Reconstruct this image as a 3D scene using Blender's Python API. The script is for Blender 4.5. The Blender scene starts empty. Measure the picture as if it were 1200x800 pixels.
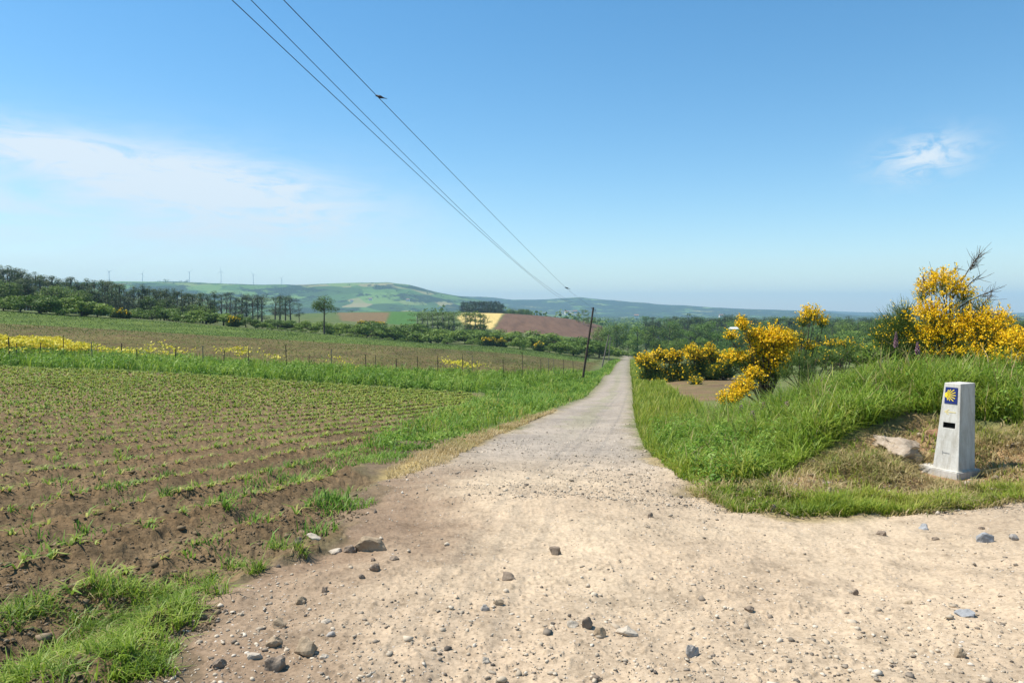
import bpy, bmesh, math, random
import numpy as np
from mathutils import Vector, Matrix, noise as mnoise

random.seed(7)
R = np.random.default_rng(7)
SC = bpy.context.scene
COL = SC.collection
F, CX, HY, EYE = 867.0, 600.0, 365.0, 1.6          # focal length in photo pixels, centre column, horizon row, eye height
rad = math.radians

# ------------------------------------------------------------------ noise
def _hash(ix, iy, seed):
    h = (ix.astype(np.int64) * 374761393 + iy.astype(np.int64) * 668265263 + seed * 1442695041) & 0xFFFFFFFF
    h = ((h ^ (h >> 13)) * 1274126177) & 0xFFFFFFFF
    h = h ^ (h >> 16)
    return (h & 0xFFFF) / 65535.0

def vnoise(x, y, seed=0):
    ix = np.floor(x); iy = np.floor(y)
    fx = x - ix; fy = y - iy
    fx = fx * fx * fx * (fx * (fx * 6 - 15) + 10); fy = fy * fy * fy * (fy * (fy * 6 - 15) + 10)
    a = _hash(ix, iy, seed); b = _hash(ix + 1, iy, seed); c = _hash(ix, iy + 1, seed); d = _hash(ix + 1, iy + 1, seed)
    return (a + (b - a) * fx) * (1 - fy) + (c + (d - c) * fx) * fy - 0.5

def fbm(x, y, octv=4, seed=0):
    s = 0; amp = 1.0
    for k in range(octv):
        s = s + vnoise(x * 2 ** k + 17.3 * k, y * 2 ** k - 9.1 * k, seed + k) * amp
        amp *= 0.5
    return s

def sstep(a, b, x):
    t = np.clip((x - a) / (b - a), 0, 1)
    return t * t * (3 - 2 * t)

# ------------------------------------------------------------------ terrain: control points (column, depth, height) -> smooth land
def zpy(py, Y): return EYE - (py - HY) / F * Y
CT = []
def col(px, *pairs):
    for Y, z in pairs: CT.append((px, Y, z))
def colp(px, *pairs):
    for Y, py in pairs: CT.append((px, Y, zpy(py, Y)))
NEAR = [(0.6, 0), (1.6, 0)]
for px in (-1500, -400, 0, 300, 600, 900, 1200, 1600, 2700): col(px, *NEAR)
col(-1500, (4, 0), (12, -.1), (40, .8), (120, 6), (300, 12), (1000, 15))
col(-400, (3.2, 0), (8, -.2), (25, -.5), (45, -.5), (80, .9), (140, 4.6), (240, 6), (1000, 8))
col(0, (3.25, -.02), (5, -.1), (8, -.3), (14, -.7), (25, -1.2), (42, -1.55), (55, -1.3), (70, -.74), (100, .0), (140, 1.76), (240, 2.0), (450, -2), (1000, -6))
col(200, (3.3, -.02), (6, -.15), (10, -.5), (18, -1.1), (28, -1.6), (42, -1.94), (60, -2.1), (80, -1.75), (110, -1.5), (150, -.55), (200, -1.0), (280, -1.0), (600, -5), (1000, -10))
col(400, (3.3, 0), (6, -.15), (9, -.38), (14, -.8), (25, -1.75), (44, -2.8), (60, -3.1), (80, -3.3), (115, -3.4), (165, -3.75), (230, -5.6))
colp(400, (300, 384), (420, 373), (620, 366)); col(400, (1000, -8))
colp(480, (230, 402), (320, 391), (420, 379), (560, 365)); col(480, (1000, -12))
col(600, (3.3, 0), (6, -.13), (9, -.38), (12, -.7), (15.6, -1.05), (20, -1.5), (29, -2.2), (46, -3.65), (68, -4.4), (95, -5.1), (170, -7.3), (230, -8.9), (310, -10.2))
colp(600, (380, 389), (560, 367.5)); col(600, (800, -16), (1200, -22))
col(690, (80, -5.5), (130, -8.4), (220, -12), (310, -14)); colp(695, (380, 397), (560, 378)); col(690, (800, -20), (1200, -24))
for px, Y, z in ((735, 3.2, 0), (735, 6, -.12), (725, 9, -.4), (700, 12, -.72), (680, 15.6, -1.1), (678, 20, -1.5), (700, 29, -2.25), (716, 45, -3.5), (722, 70, -5.3), (726, 108, -7.75), (733, 200, -12), (733, 236, -13.4), (740, 300, -16), (745, 500, -20), (745, 1000, -27)):
    CT.append((px, Y, z))
col(800, (3.3, 0), (7, -.27), (8.3, -.42), (10, -.5), (13, -.78), (18, -1.2), (27, -1.95), (40, -2.75), (58, -3.75), (85, -5.4), (150, -9.3), (300, -16), (600, -23), (1200, -28))
col(900, (3.3, 0), (7.1, -.31), (9, -.3), (11, -.3), (13, -.4), (18, -1.0), (27, -1.75), (45, -2.9), (100, -6.2), (300, -15.5), (600, -23), (1200, -28))
col(1000, (3.3, 0), (7, -.33), (8.6, -.3), (9.8, -.1), (11, .1), (13, .15), (18, -.3), (30, -1.5), (60, -3.4), (200, -10.5), (500, -20), (1200, -28))
col(1100, (3.3, 0), (6.9, -.31), (8, -.38), (8.9, -.41), (9.6, -.2), (10.6, .12), (11.5, .28), (14, .38), (22, .1), (40, -1.0), (100, -4.8), (300, -13), (1200, -28))
col(1200, (3.3, .02), (5.5, -.15), (7.3, -.29), (8.3, -.31), (9.6, -.02), (11.4, .3), (14, .42), (25, .5), (60, -1), (200, -9), (400, -15), (1200, -28))
col(1600, (4, .02), (7, -.2), (9, .0), (12, .4), (25, .7), (60, .2), (200, -7), (500, -15), (1200, -27))
col(2700, (4, .02), (9, .3), (20, 1.2), (60, 2), (200, -2), (1200, -24))
for px in (-1500, -400, 0, 300, 600, 900, 1200, 1600, 2700):
    col(px, (3000, -30), (9000, -36))
CT = np.array(CT)
TH_LIM = rad(74)
def tr(x, y):
    th = np.clip(np.arctan2(x, y), -TH_LIM, TH_LIM)
    r = np.maximum(np.hypot(x, y), 0.5)
    return th * 2.2, np.log(r), r
_cx = (CT[:, 0] - CX) / F * CT[:, 1]
_u, _v, _r = tr(_cx, CT[:, 1])
def scl(r): return r + 15.0
def tpsk(d2): return 0.5 * d2 * np.log(d2 + 1e-12)
_n = len(CT)
_K = tpsk((_u[:, None] - _u[None]) ** 2 + (_v[:, None] - _v[None]) ** 2) + np.eye(_n) * 0.004
_P = np.stack([np.ones(_n), _u, _v], 1)
_A = np.zeros((_n + 3, _n + 3)); _A[:_n, :_n] = _K; _A[:_n, _n:] = _P; _A[_n:, :_n] = _P.T
_W = np.linalg.solve(_A, np.concatenate([CT[:, 2] / scl(_r), np.zeros(3)]))

RIDGES = [  # distance, spread, [(column, skyline row)]
    (3600, .20, [(-900, 345), (-400, 338), (0, 331), (110, 330.5), (200, 330), (250, 331.5), (300, 333.5), (350, 334), (400, 332), (455, 331), (480, 334.5), (510, 342), (545, 348), (600, 361), (660, 372)]),
    (5300, .16, [(200, 358), (400, 350), (520, 346.5), (570, 348), (600, 351), (640, 351), (680, 348.5), (720, 352), (780, 357), (850, 361), (900, 363), (960, 364.5), (1010, 370)]),
    (8000, .10, [(820, 367), (900, 364), (960, 363.5), (1010, 366), (1060, 367), (1300, 366), (1700, 366)]),
]
MARK = ((1123 - CX) / F * 8.75, 8.75, zpy(559, 8.75))
def terrain(x, y):
    x = np.asarray(x, float); y = np.asarray(y, float)
    sh = x.shape; x = x.ravel(); y = y.ravel()
    out = np.empty(len(x))
    for s in range(0, len(x), 60000):
        u, v, r = tr(x[s:s + 60000], y[s:s + 60000])
        k = tpsk((u[:, None] - _u[None]) ** 2 + (v[:, None] - _v[None]) ** 2)
        out[s:s + 60000] = (k @ _W[:_n] + _W[_n] + u * _W[_n + 1] + v * _W[_n + 2]) * scl(r)
    wq = np.exp(-(((x - MARK[0] - .03) / .55) ** 2 + ((y - MARK[1] - .12) / .5) ** 2) ** 1.5)   # the levelled patch the marker stands on
    out = out * (1 - wq) + (MARK[2] - .025) * wq
    r = np.hypot(x, y)
    far = r > 700
    if far.any():
        xf, yf, rf = x[far], y[far], r[far]
        th = np.arctan2(xf, yf)
        px = CX + F * np.tan(np.clip(th, -1.35, 1.35))
        base = out[far]
        best = base.copy()
        for D, w, prof in RIDGES:
            p = np.array(prof, float)
            sky = np.interp(px, p[:, 0], p[:, 1])
            Yd = D * np.cos(np.clip(th, -1.35, 1.35))
            peak = EYE + (HY - sky) / F * Yd
            b = np.exp(-(np.log(rf / D) / w) ** 2)
            b = np.where(rf > D, np.maximum(b, 0.25 * np.exp(-(np.log(rf / D) / (w * 3)) ** 2)), b)
            rough = fbm(xf / 420, yf / 420, 4, 50) * 16
            h = base + np.maximum(peak - base, 0) * b + rough * b * (1 - b) * 2
            best = np.maximum(best, h)
        best += fbm(xf / 150, yf / 150, 3, 60) * 5 * sstep(900, 2500, rf)
        out[far] = best
    return out.reshape(sh)

def T1(x, y): return float(terrain(np.array([x]), np.array([y]))[0])
def PX(px, Y): return ((px - CX) / F * Y, Y)
_Ys = np.geomspace(1.5, 1500, 420)
def G(px, py):
    """Where the line of sight through a photo pixel meets the land."""
    x = (px - CX) / F * _Ys
    d = zpy(py, _Ys) - terrain(x, _Ys)
    i = np.argmax(d < 0) if (d < 0).any() else len(_Ys) - 1
    if i == 0: return PX(px, _Ys[0])
    t = d[i - 1] / (d[i - 1] - d[i])
    return PX(px, _Ys[i - 1] * (1 - t) + _Ys[i] * t)

def sdf(poly, x, y):
    """Signed distance to a closed polygon, negative inside."""
    p = np.array(poly, float); q = np.roll(p, -1, 0)
    d = np.full(x.shape, 1e18); ins = np.zeros(x.shape, bool)
    for (ax, ay), (bx, by) in zip(p, q):
        ex, ey = bx - ax, by - ay
        t = np.clip(((x - ax) * ex + (y - ay) * ey) / (ex * ex + ey * ey + 1e-12), 0, 1)
        d = np.minimum(d, (x - ax - t * ex) ** 2 + (y - ay - t * ey) ** 2)
        c = (ay > y) != (by > y)
        if ey != 0: ins ^= c & (x < (y - ay) / ey * ex + ax)
    d = np.sqrt(d)
    return np.where(ins, -d, d)

# ------------------------------------------------------------------ areas of the ground
P_TRACK = [(-3, -4), (-1.6, 1.2)] + [G(*p) for p in ((190, 800), (207, 755), (242, 705), (300, 670), (385, 650), (428, 612), (434, 590), (467, 560), (528, 541), (560, 520), (607, 500), (655, 480), (675, 470))] \
    + [PX(690, 45), PX(704, 70), PX(714, 108), PX(726, 200), PX(729, 238), PX(731, 300), PX(740, 300), PX(738, 238), PX(737, 200), PX(737, 108), PX(740, 70), PX(741, 45)] \
    + [G(*p) for p in ((741, 480), (743, 500), (750, 520), (769, 540), (790, 560), (813, 580), (858, 599), (950, 607), (1060, 604), (1120, 598), (1200, 588))] + [(9, 8.2), (13, 10), (30, 16), (30, 2), (6, -4)]
P_FIELD = [PX(-330, 41), PX(-150, 42), PX(0, 42), PX(200, 42), PX(400, 44), PX(500, 45), PX(558, 46)] + [G(*p) for p in ((576, 474), (545, 490), (500, 505), (452, 528), (425, 550), (438, 562), (427, 590), (424, 614), (378, 650), (300, 670), (242, 705), (207, 755), (190, 800))] + [(-1.6, 1.2), (-3, -4), (-22, -4)]
P_DRY = [G(*p) for p in ((800, 572), (858, 600), (950, 608), (1060, 605), (1200, 589))] + [(9, 8.2), (9.2, 10)] + [G(*p) for p in ((1200, 498), (1140, 502), (1080, 487), (1010, 508), (955, 538), (895, 562), (840, 572))]
P_STRAW = [G(*p) for p in ((455, 560), (533, 546), (560, 522), (612, 500), (655, 481), (648, 480), (600, 495), (545, 512), (500, 532), (450, 550))]
P_TILL = [PX(-330, 54), PX(0, 52), PX(200, 54), PX(400, 57), PX(600, 66), PX(672, 84), PX(700, 150), PX(704, 190)] + [G(*p) for p in ((690, 424), (600, 414), (500, 407.5), (400, 402), (300, 396), (200, 390), (100, 384), (0, 379))] + [PX(-400, 100)]
P_GREENF = [G(*p) for p in ((690, 424.2), (600, 414.2), (500, 407.7), (400, 402.2), (300, 396.2), (200, 390.2), (100, 384.2), (0, 379.2))] + [PX(-400, 100), PX(-400, 150), PX(0, 142), PX(100, 145), PX(200, 152), PX(300, 158), PX(400, 168), PX(470, 180), PX(550, 195), PX(600, 205), PX(690, 215)]
P_PATCH = [G(*p) for p in ((772, 448), (815, 441), (862, 440), (866, 452), (842, 468), (815, 470), (782, 459))]
P_TAN = [PX(536, 470), PX(545, 580), PX(592, 580), PX(577, 395), PX(550, 395)]
P_BROWN = [PX(593, 575), PX(640, 570), PX(705, 560), PX(712, 380), PX(650, 375), PX(590, 372), PX(579, 395)]
P_LUSH = [PX(459, 560), PX(492, 560), PX(486, 400), PX(452, 400)]
P_RED = [PX(395, 540), PX(457, 530), PX(450, 400), PX(400, 390)]
P_MEADOW = [PX(950, 150), PX(1040, 150), PX(1030, 260), PX(955, 260)]
AZR = rad(15.0)                                                       # crop rows run this way
def across(x, y): return x * math.cos(AZR) - y * math.sin(AZR)
def along(x, y): return x * math.sin(AZR) + y * math.cos(AZR)
ROW = 0.86

def across2(x, y): return x * math.cos(rad(8.7)) - y * math.sin(rad(8.7))

def masks(x, y):
    r = np.hypot(x, y)
    e = fbm(x * 1.1, y * 1.1, 4, 3)
    w = np.clip(r * .012, .05, 1.5)
    m = {}
    m['track'] = sstep(w * 1.2, -w * 1.2, sdf(P_TRACK, x, y) + e * np.clip(.55 - r * .006, .16, .5))
    m['field'] = sstep(w * 1.5, -w * 1.5, sdf(P_FIELD, x, y) + e * np.clip(.5 - r * .004, .2, .5)) * (1 - m['track'])
    m['dry'] = sstep(.35, -.35, sdf(P_DRY, x, y) + e * .45) * (1 - m['track'])
    m['straw'] = sstep(.2, -.2, sdf(P_STRAW, x, y) + e * .3)
    for k, p in (('till', P_TILL), ('greenf', P_GREENF), ('patch', P_PATCH), ('tan', P_TAN), ('brown', P_BROWN), ('lush', P_LUSH), ('red', P_RED), ('meadow', P_MEADOW)):
        m[k] = sstep(w * .8, -w * .8, sdf(p, x, y) + e * np.clip(r * .008, .1, 2))
    return m

def micro(x, y, m):
    r = np.hypot(x, y)
    near = sstep(160, 30, r)
    a = across(x, y) + fbm(x * .25, y * .25, 2, 9) * .25
    clod = fbm(x * 6, y * 6, 4, 21) * .045 + np.maximum(fbm(x * 16, y * 16, 4, 22) - .05, 0) * .07
    z = m['field'] * near * (np.cos(a / ROW * 2 * math.pi) * .05 + clod)
    z = z + m['till'] * near * np.cos(across(x, y) / 1.1 * 2 * math.pi) * .10
    tr_ = m['track']
    z = z + tr_ * sstep(40, 12, r) * (fbm(x * 1.3, y * 1.3, 3, 31) * .045 + fbm(x * 5, y * 5, 4, 33) * .022 + np.maximum(fbm(x * 30, y * 30, 2, 35) - .15, 0) * .03)
    z = z + m['dry'] * (1 - np.exp(-(np.hypot(x - MARK[0], y - MARK[1] - .1) / .5) ** 4)) * (fbm(x * 2.2, y * 2.2, 4, 41) * .16 + fbm(x * 9, y * 9, 3, 42) * .07)
    rest = np.clip(1 - m['field'] - tr_ - m['dry'], 0, 1)
    z = z + rest * sstep(120, 20, r) * fbm(x * .9, y * .9, 4, 43) * .10
    return z

def ground_z(x, y):
    x = np.asarray(x, float); y = np.asarray(y, float)
    return terrain(x, y) + micro(x, y, masks(x, y))
def gz1(x, y): return float(ground_z(np.array([x]), np.array([y]))[0])

# ------------------------------------------------------------------ mesh helpers
def np_mesh(name, verts, faces, mat=None, tint=None, colors=None, smooth=False):
    me = bpy.data.meshes.new(name)
    v = np.ascontiguousarray(verts, np.float32); f = np.ascontiguousarray(faces, np.int32)
    k = f.shape[1]
    me.vertices.add(len(v)); me.vertices.foreach_set('co', v.ravel())
    me.loops.add(f.size); me.loops.foreach_set('vertex_index', f.ravel())
    me.polygons.add(len(f)); me.polygons.foreach_set('loop_start', np.arange(0, f.size, k, dtype=np.int32))
    try: me.polygons.foreach_set('loop_total', np.full(len(f), k, np.int32))
    except Exception: pass
    if smooth: me.polygons.foreach_set('use_smooth', np.ones(len(f), bool))
    if tint is not None:
        a = me.attributes.new('tint', 'FLOAT', 'POINT'); a.data.foreach_set('value', np.ascontiguousarray(tint, np.float32))
    if colors is not None:
        a = me.attributes.new('zone', 'FLOAT_COLOR', 'POINT'); a.data.foreach_set('color', np.ascontiguousarray(colors, np.float32).ravel())
    me.update(calc_edges=True)
    if mat: me.materials.append(mat)
    return me

def link(name, me, parent=None):
    o = bpy.data.objects.new(name, me); COL.objects.link(o)
    if parent: o.parent = parent
    return o
def tag(o, label=None, cat=None, group=None, kind=None):
    if label: o['label'] = label
    if cat: o['category'] = cat
    if group: o['group'] = group
    if kind: o['kind'] = kind
    return o
def empty(name, loc, label, cat, group=None, rz=0.0):
    o = bpy.data.objects.new(name, None); COL.objects.link(o)
    o.location = loc; o.rotation_euler = (0, 0, rz); o.empty_display_size = .2
    return tag(o, label, cat, group)
def copy_tree(o, loc=None, rz=None, scale=None, label=None, group=None):
    c = o.copy(); COL.objects.link(c)
    if loc is not None: c.location = loc
    if rz is not None: c.rotation_euler = (0, 0, rz)
    if scale is not None: c.scale = scale
    if label: c['label'] = label
    if group: c['group'] = group
    for ch in list(o.children):
        d = ch.copy(); COL.objects.link(d); d.parent = c
        for g in list(ch.children):
            e = g.copy(); COL.objects.link(e); e.parent = d
    return c

class Q:
    """Collects quads (numpy) into one mesh."""
    def __init__(s): s.v = []; s.f = []; s.t = []; s.n = 0
    def add(s, v, f, t):
        s.v.append(v); s.f.append(f + s.n); s.t.append(np.broadcast_to(np.asarray(t, float), (len(v),))); s.n += len(v)
    def mesh(s, name, mat, smooth=False):
        return np_mesh(name, np.concatenate(s.v), np.concatenate(s.f), mat, np.concatenate(s.t), smooth=smooth)

def unit(a): return a / (np.linalg.norm(a, axis=1, keepdims=True) + 1e-9)
def quads_at(c, nrm, size, aspect=1.0, tint=None, fold=0.0):
    """Leaf-sized quads: centres c, normals nrm, sizes."""
    n = len(c)
    nrm = unit(nrm)
    t = unit(np.cross(nrm, R.normal(size=(n, 3))))
    b = np.cross(nrm, t)
    s = np.broadcast_to(np.asarray(size, float), (n,))[:, None] * .5
    a = s * aspect
    v = np.stack([c - t * s * 1.0, c - b * a + nrm * s * fold, c + t * s * 1.25, c + b * a + nrm * s * fold], 1).reshape(-1, 3)
    f = np.arange(4 * n).reshape(n, 4)
    tt = R.random(n) if tint is None else tint
    return v, f, np.repeat(tt, 4)

def blades(x, y, z, h, w, lean, az, tint, droop=.5):
    """Curved grass blades, two quads each."""
    n = len(x)
    dx, dy = np.cos(az), np.sin(az)
    sx, sy = -dy, dx
    base = np.stack([x, y, z], 1)
    d = np.stack([dx, dy, np.zeros(n)], 1); s = np.stack([sx, sy, np.zeros(n)], 1)
    up = np.array([0, 0, 1.0])
    hh = h[:, None]; ll = lean[:, None]; ww = w[:, None]
    m1 = base + up * hh * .55 + d * hh * ll * .3
    tp = base + up * hh * (1 - droop * ll ** 2 * .5) + d * hh * ll
    v = np.stack([base - s * ww * .5, base + s * ww * .5, m1 - s * ww * .45, m1 + s * ww * .45, tp - s * ww * .08, tp + s * ww * .08], 1).reshape(-1, 3)
    i = np.arange(n)[:, None] * 6
    f = np.concatenate([i + np.array([[0, 1, 3, 2]]), i + np.array([[2, 3, 5, 4]])], 0)
    return v, f, np.repeat(tint, 6)

def tube_quads(pts, rr, k=5):
    pts = np.asarray(pts, float); rr = np.broadcast_to(np.asarray(rr, float), (len(pts),))
    tg = np.gradient(pts, axis=0); tg = unit(tg)
    ref = np.where(np.abs(tg[:, 2:3]) > .9, np.array([[1.0, 0, 0]]), np.array([[0, 0, 1.0]]))
    a = unit(np.cross(tg, ref)); b = np.cross(tg, a)
    ang = np.arange(k) / k * 2 * math.pi
    v = (pts[:, None] + rr[:, None, None] * (a[:, None] * np.cos(ang)[None, :, None] + b[:, None] * np.sin(ang)[None, :, None])).reshape(-1, 3)
    m = len(pts)
    i = np.arange(m - 1)[:, None] * k; j = np.arange(k)[None]
    f = np.stack([i + j, i + (j + 1) % k, i + k + (j + 1) % k, i + k + j], -1).reshape(-1, 4)
    return v, f

def in_poly(poly, n):
    p = np.array(poly); lo = p.min(0); hi = p.max(0)
    out = []; got = 0
    while got < n:
        q = lo + R.random((n * 2, 2)) * (hi - lo)
        q = q[sdf(poly, q[:, 0], q[:, 1]) < 0]
        out.append(q); got += len(q)
    return np.concatenate(out)[:n]

# ------------------------------------------------------------------ materials
def new_mat(name):
    m = bpy.data.materials.new(name); m.use_nodes = True
    nt = m.node_tree; nt.nodes.clear()
    return m, nt, nt.nodes, nt.links
def N(nt, t, **kw):
    n = nt.nodes.new(t)
    for k, v in kw.items(): setattr(n, k, v)
    return n
def ramp(nt, fac, stops):
    r = N(nt, 'ShaderNodeValToRGB'); el = r.color_ramp.elements
    while len(el) < len(stops): el.new(.5)
    for e, (p, c) in zip(el, stops):
        e.position = p; e.color = c if len(c) == 4 else (*c, 1)
    nt.links.new(fac, r.inputs[0]); return r.outputs[0]
def mixc(nt, fac, a, b, mode='MIX'):
    m = N(nt, 'ShaderNodeMix', data_type='RGBA', blend_type=mode)
    for sock, v in ((m.inputs[0], fac), (m.inputs[6], a), (m.inputs[7], b)):
        if isinstance(v, (int, float)): sock.default_value = v
        elif isinstance(v, tuple): sock.default_value = (*v, 1) if len(v) == 3 else v
        else: nt.links.new(v, sock)
    return m.outputs[2]
def tnoise(nt, scale, detail=4, rough=.6, vec=None, dist=0):
    n = N(nt, 'ShaderNodeTexNoise'); n.inputs['Scale'].default_value = scale; n.inputs['Detail'].default_value = detail
    n.inputs['Roughness'].default_value = rough; n.inputs['Distortion'].default_value = dist
    if vec is not None: nt.links.new(vec, n.inputs['Vector'])
    return n.outputs['Fac']
def math_(nt, op, a, b=0.0):
    m = N(nt, 'ShaderNodeMath', operation=op)
    for s, v in zip(m.inputs, (a, b)):
        if isinstance(v, (int, float)): s.default_value = v
        else: nt.links.new(v, s)
    return m.outputs[0]
def finish(nt, colr, rough=.9, spec=.15, bump=None, bstr=.3, bdist=.02, transl=0, tcol=None):
    out = N(nt, 'ShaderNodeOutputMaterial'); p = N(nt, 'ShaderNodeBsdfPrincipled')
    if isinstance(colr, tuple): p.inputs['Base Color'].default_value = (*colr, 1)
    else: nt.links.new(colr, p.inputs['Base Color'])
    p.inputs['Roughness'].default_value = rough; p.inputs['Specular IOR Level'].default_value = spec
    if bump is not None:
        b = N(nt, 'ShaderNodeBump'); b.inputs['Strength'].default_value = bstr; b.inputs['Distance'].default_value = bdist
        nt.links.new(bump, b.inputs['Height']); nt.links.new(b.outputs[0], p.inputs['Normal'])
    sh = p.outputs[0]
    if transl:
        t = N(nt, 'ShaderNodeBsdfTranslucent'); c = colr if tcol is None else tcol
        if isinstance(c, tuple): t.inputs[0].default_value = (*c, 1)
        else: nt.links.new(c, t.inputs[0])
        mx = N(nt, 'ShaderNodeMixShader'); mx.inputs[0].default_value = transl
        nt.links.new(sh, mx.inputs[1]); nt.links.new(t.outputs[0], mx.inputs[2]); sh = mx.outputs[0]
    nt.links.new(sh, out.inputs[0])

def leaf_mat(name, stops, transl=.35, rough=.55, spec=.25, vary=.25):
    m, nt, _, L = new_mat(name)
    a = N(nt, 'ShaderNodeAttribute', attribute_name='tint')
    c = ramp(nt, a.outputs['Fac'], [(i / max(1, len(stops) - 1), s) for i, s in enumerate(stops)])
    oi = N(nt, 'ShaderNodeObjectInfo')
    hv = .02 if vary else 0
    h = N(nt, 'ShaderNodeHueSaturation')
    L.new(c, h.inputs['Color'])
    L.new(math_(nt, 'MULTIPLY_ADD', oi.outputs['Random'], vary), h.inputs['Value'])
    h.inputs['Value'].default_value = 1
    mm = [n for n in nt.nodes if n.type == 'MATH'][-1]; mm.inputs[2].default_value = 1 - vary * .5
    L.new(math_(nt, 'MULTIPLY_ADD', oi.outputs['Random'], -hv), h.inputs['Hue'])
    mm = [n for n in nt.nodes if n.type == 'MATH'][-1]; mm.inputs[2].default_value = .5 + hv * .4
    finish(nt, h.outputs[0], rough, spec, transl=transl)
    return m

def zone_mat(name, kind):
    """Ground: base colour per area, broken up by procedural noise of the right grain."""
    m, nt, _, L = new_mat(name)
    z = N(nt, 'ShaderNodeAttribute', attribute_name='zone').outputs['Color']
    pos = N(nt, 'ShaderNodeNewGeometry').outputs['Position']
    if kind == 'track':
        big = ramp(nt, tnoise(nt, .55, 5, .6, pos), [(.3, (.80, .78, .76)), (.7, (1.1, 1.08, 1.05))])
        c = mixc(nt, 1.0, z, big, 'MULTIPLY')
        mid = ramp(nt, tnoise(nt, 4.5, 6, .8, pos), [(.32, (.68, .67, .66)), (.5, (1, 1, 1)), (.7, (1.12, 1.11, 1.1))])
        c = mixc(nt, 1.0, c, mid, 'MULTIPLY')
        fine = ramp(nt, tnoise(nt, 34, 5, .75, pos), [(.3, (.62, .6, .57)), (.52, (1, 1, 1)), (.75, (1.18, 1.17, 1.15))])
        c = mixc(nt, 1.0, c, fine, 'MULTIPLY')
        v = N(nt, 'ShaderNodeTexVoronoi'); v.inputs['Scale'].default_value = 26; L.new(pos, v.inputs['Vector'])
        peb = ramp(nt, v.outputs['Distance'], [(.10, (1, 1, 1)), (.24, (0, 0, 0))])
        gate = ramp(nt, tnoise(nt, 7, 3, .6, pos), [(.5, (0, 0, 0)), (.62, (1, 1, 1))])
        pm = mixc(nt, 1.0, peb, gate, 'MULTIPLY')
        pc = ramp(nt, v.outputs['Color'], [(.2, (.24, .2, .17)), (.5, (.46, .4, .33)), (.8, (.62, .57, .5))])
        c = mixc(nt, pm, c, pc)
        bmp = mixc(nt, .5, tnoise(nt, 30, 6, .75, pos), pm)
        finish(nt, c, .95, .08, bmp, .55, .03)
    elif kind == 'field':
        big = ramp(nt, tnoise(nt, .8, 5, .65, pos), [(.3, (.72, .72, .72)), (.7, (1.25, 1.2, 1.15))])
        c = mixc(nt, 1.0, z, big, 'MULTIPLY')
        fine = ramp(nt, tnoise(nt, 18, 6, .75, pos), [(.3, (.5, .48, .46)), (.5, (1, 1, 1)), (.75, (1.5, 1.45, 1.4))])
        c = mixc(nt, 1.0, c, fine, 'MULTIPLY')
        finish(nt, c, .95, .08, tnoise(nt, 16, 6, .75, pos), .7, .05)
    elif kind == 'till':
        mp = N(nt, 'ShaderNodeMapping'); mp.inputs['Rotation'].default_value = (0, 0, AZR); L.new(pos, mp.inputs['Vector'])
        w = N(nt, 'ShaderNodeTexWave'); w.inputs['Scale'].default_value = .31; w.inputs['Distortion'].default_value = 1.2; w.inputs['Detail'].default_value = 2
        L.new(mp.outputs[0], w.inputs['Vector'])
        st = ramp(nt, w.outputs['Fac'], [(.35, (.85, .85, .85)), (.75, (1.1, 1.14, 1.0))])
        c = mixc(nt, 1.0, z, st, 'MULTIPLY')
        mp2 = N(nt, 'ShaderNodeMapping'); mp2.inputs['Rotation'].default_value = (0, 0, AZR); mp2.inputs['Scale'].default_value = (.25, .03, .1); L.new(pos, mp2.inputs['Vector'])
        c = mixc(nt, 1.0, c, ramp(nt, tnoise(nt, 1, 5, .65, mp2.outputs[0]), [(.3, (.75, .75, .75)), (.7, (1.22, 1.2, 1.15))]), 'MULTIPLY')
        c = mixc(nt, 1.0, c, ramp(nt, tnoise(nt, 1.6, 4, .7, pos), [(.3, (.8, .8, .8)), (.7, (1.2, 1.2, 1.15))]), 'MULTIPLY')
        finish(nt, c, .95, .05, tnoise(nt, 3, 4, .7, pos), .5, .1)
    elif kind == 'ground':
        big = ramp(nt, tnoise(nt, .5, 5, .65, pos), [(.3, (.75, .75, .75)), (.7, (1.25, 1.22, 1.15))])
        c = mixc(nt, 1.0, z, big, 'MULTIPLY')
        fine = ramp(nt, tnoise(nt, 14, 5, .75, pos), [(.3, (.6, .6, .58)), (.55, (1, 1, 1)), (.75, (1.35, 1.3, 1.2))])
        c = mixc(nt, 1.0, c, fine, 'MULTIPLY')
        finish(nt, c, .95, .08, tnoise(nt, 12, 6, .75, pos), .6, .05)
    else:
        v = N(nt, 'ShaderNodeTexVoronoi'); v.inputs['Scale'].default_value = 1 / 120.; L.new(pos, v.inputs['Vector'])
        sep = N(nt, 'ShaderNodeSeparateColor'); L.new(v.outputs['Color'], sep.inputs[0])
        patch = ramp(nt, sep.outputs[0], [(0, (.05, .085, .025)), (.3, (.08, .15, .035)), (.55, (.13, .215, .05)), (.8, (.17, .22, .06)), (.95, (.25, .22, .10))])
        alpha = N(nt, 'ShaderNodeAttribute', attribute_name='zone').outputs['Alpha']
        nz = tnoise(nt, 1 / 200., 8, .75, pos)
        wood = math_(nt, 'GREATER_THAN', math_(nt, 'ADD', nz, alpha), .98)
        wc = ramp(nt, tnoise(nt, 1 / 30., 4, .7, pos), [(.3, (.02, .035, .014)), (.7, (.05, .075, .025))])
        c = mixc(nt, wood, patch, wc)
        finish(nt, c, 1, 0.0, math_(nt, 'MULTIPLY', wood, tnoise(nt, 1 / 12., 3, .7, pos)), 1.0, 12)
    return m

M_TRACK = zone_mat('gravel_surface', 'track'); M_FIELD = zone_mat('ploughed_soil', 'field'); M_TILL = zone_mat('furrowed_soil', 'till')
M_GROUND = zone_mat('earth_and_turf', 'ground'); M_HILL = zone_mat('hill_patchwork', 'hill')

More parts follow.
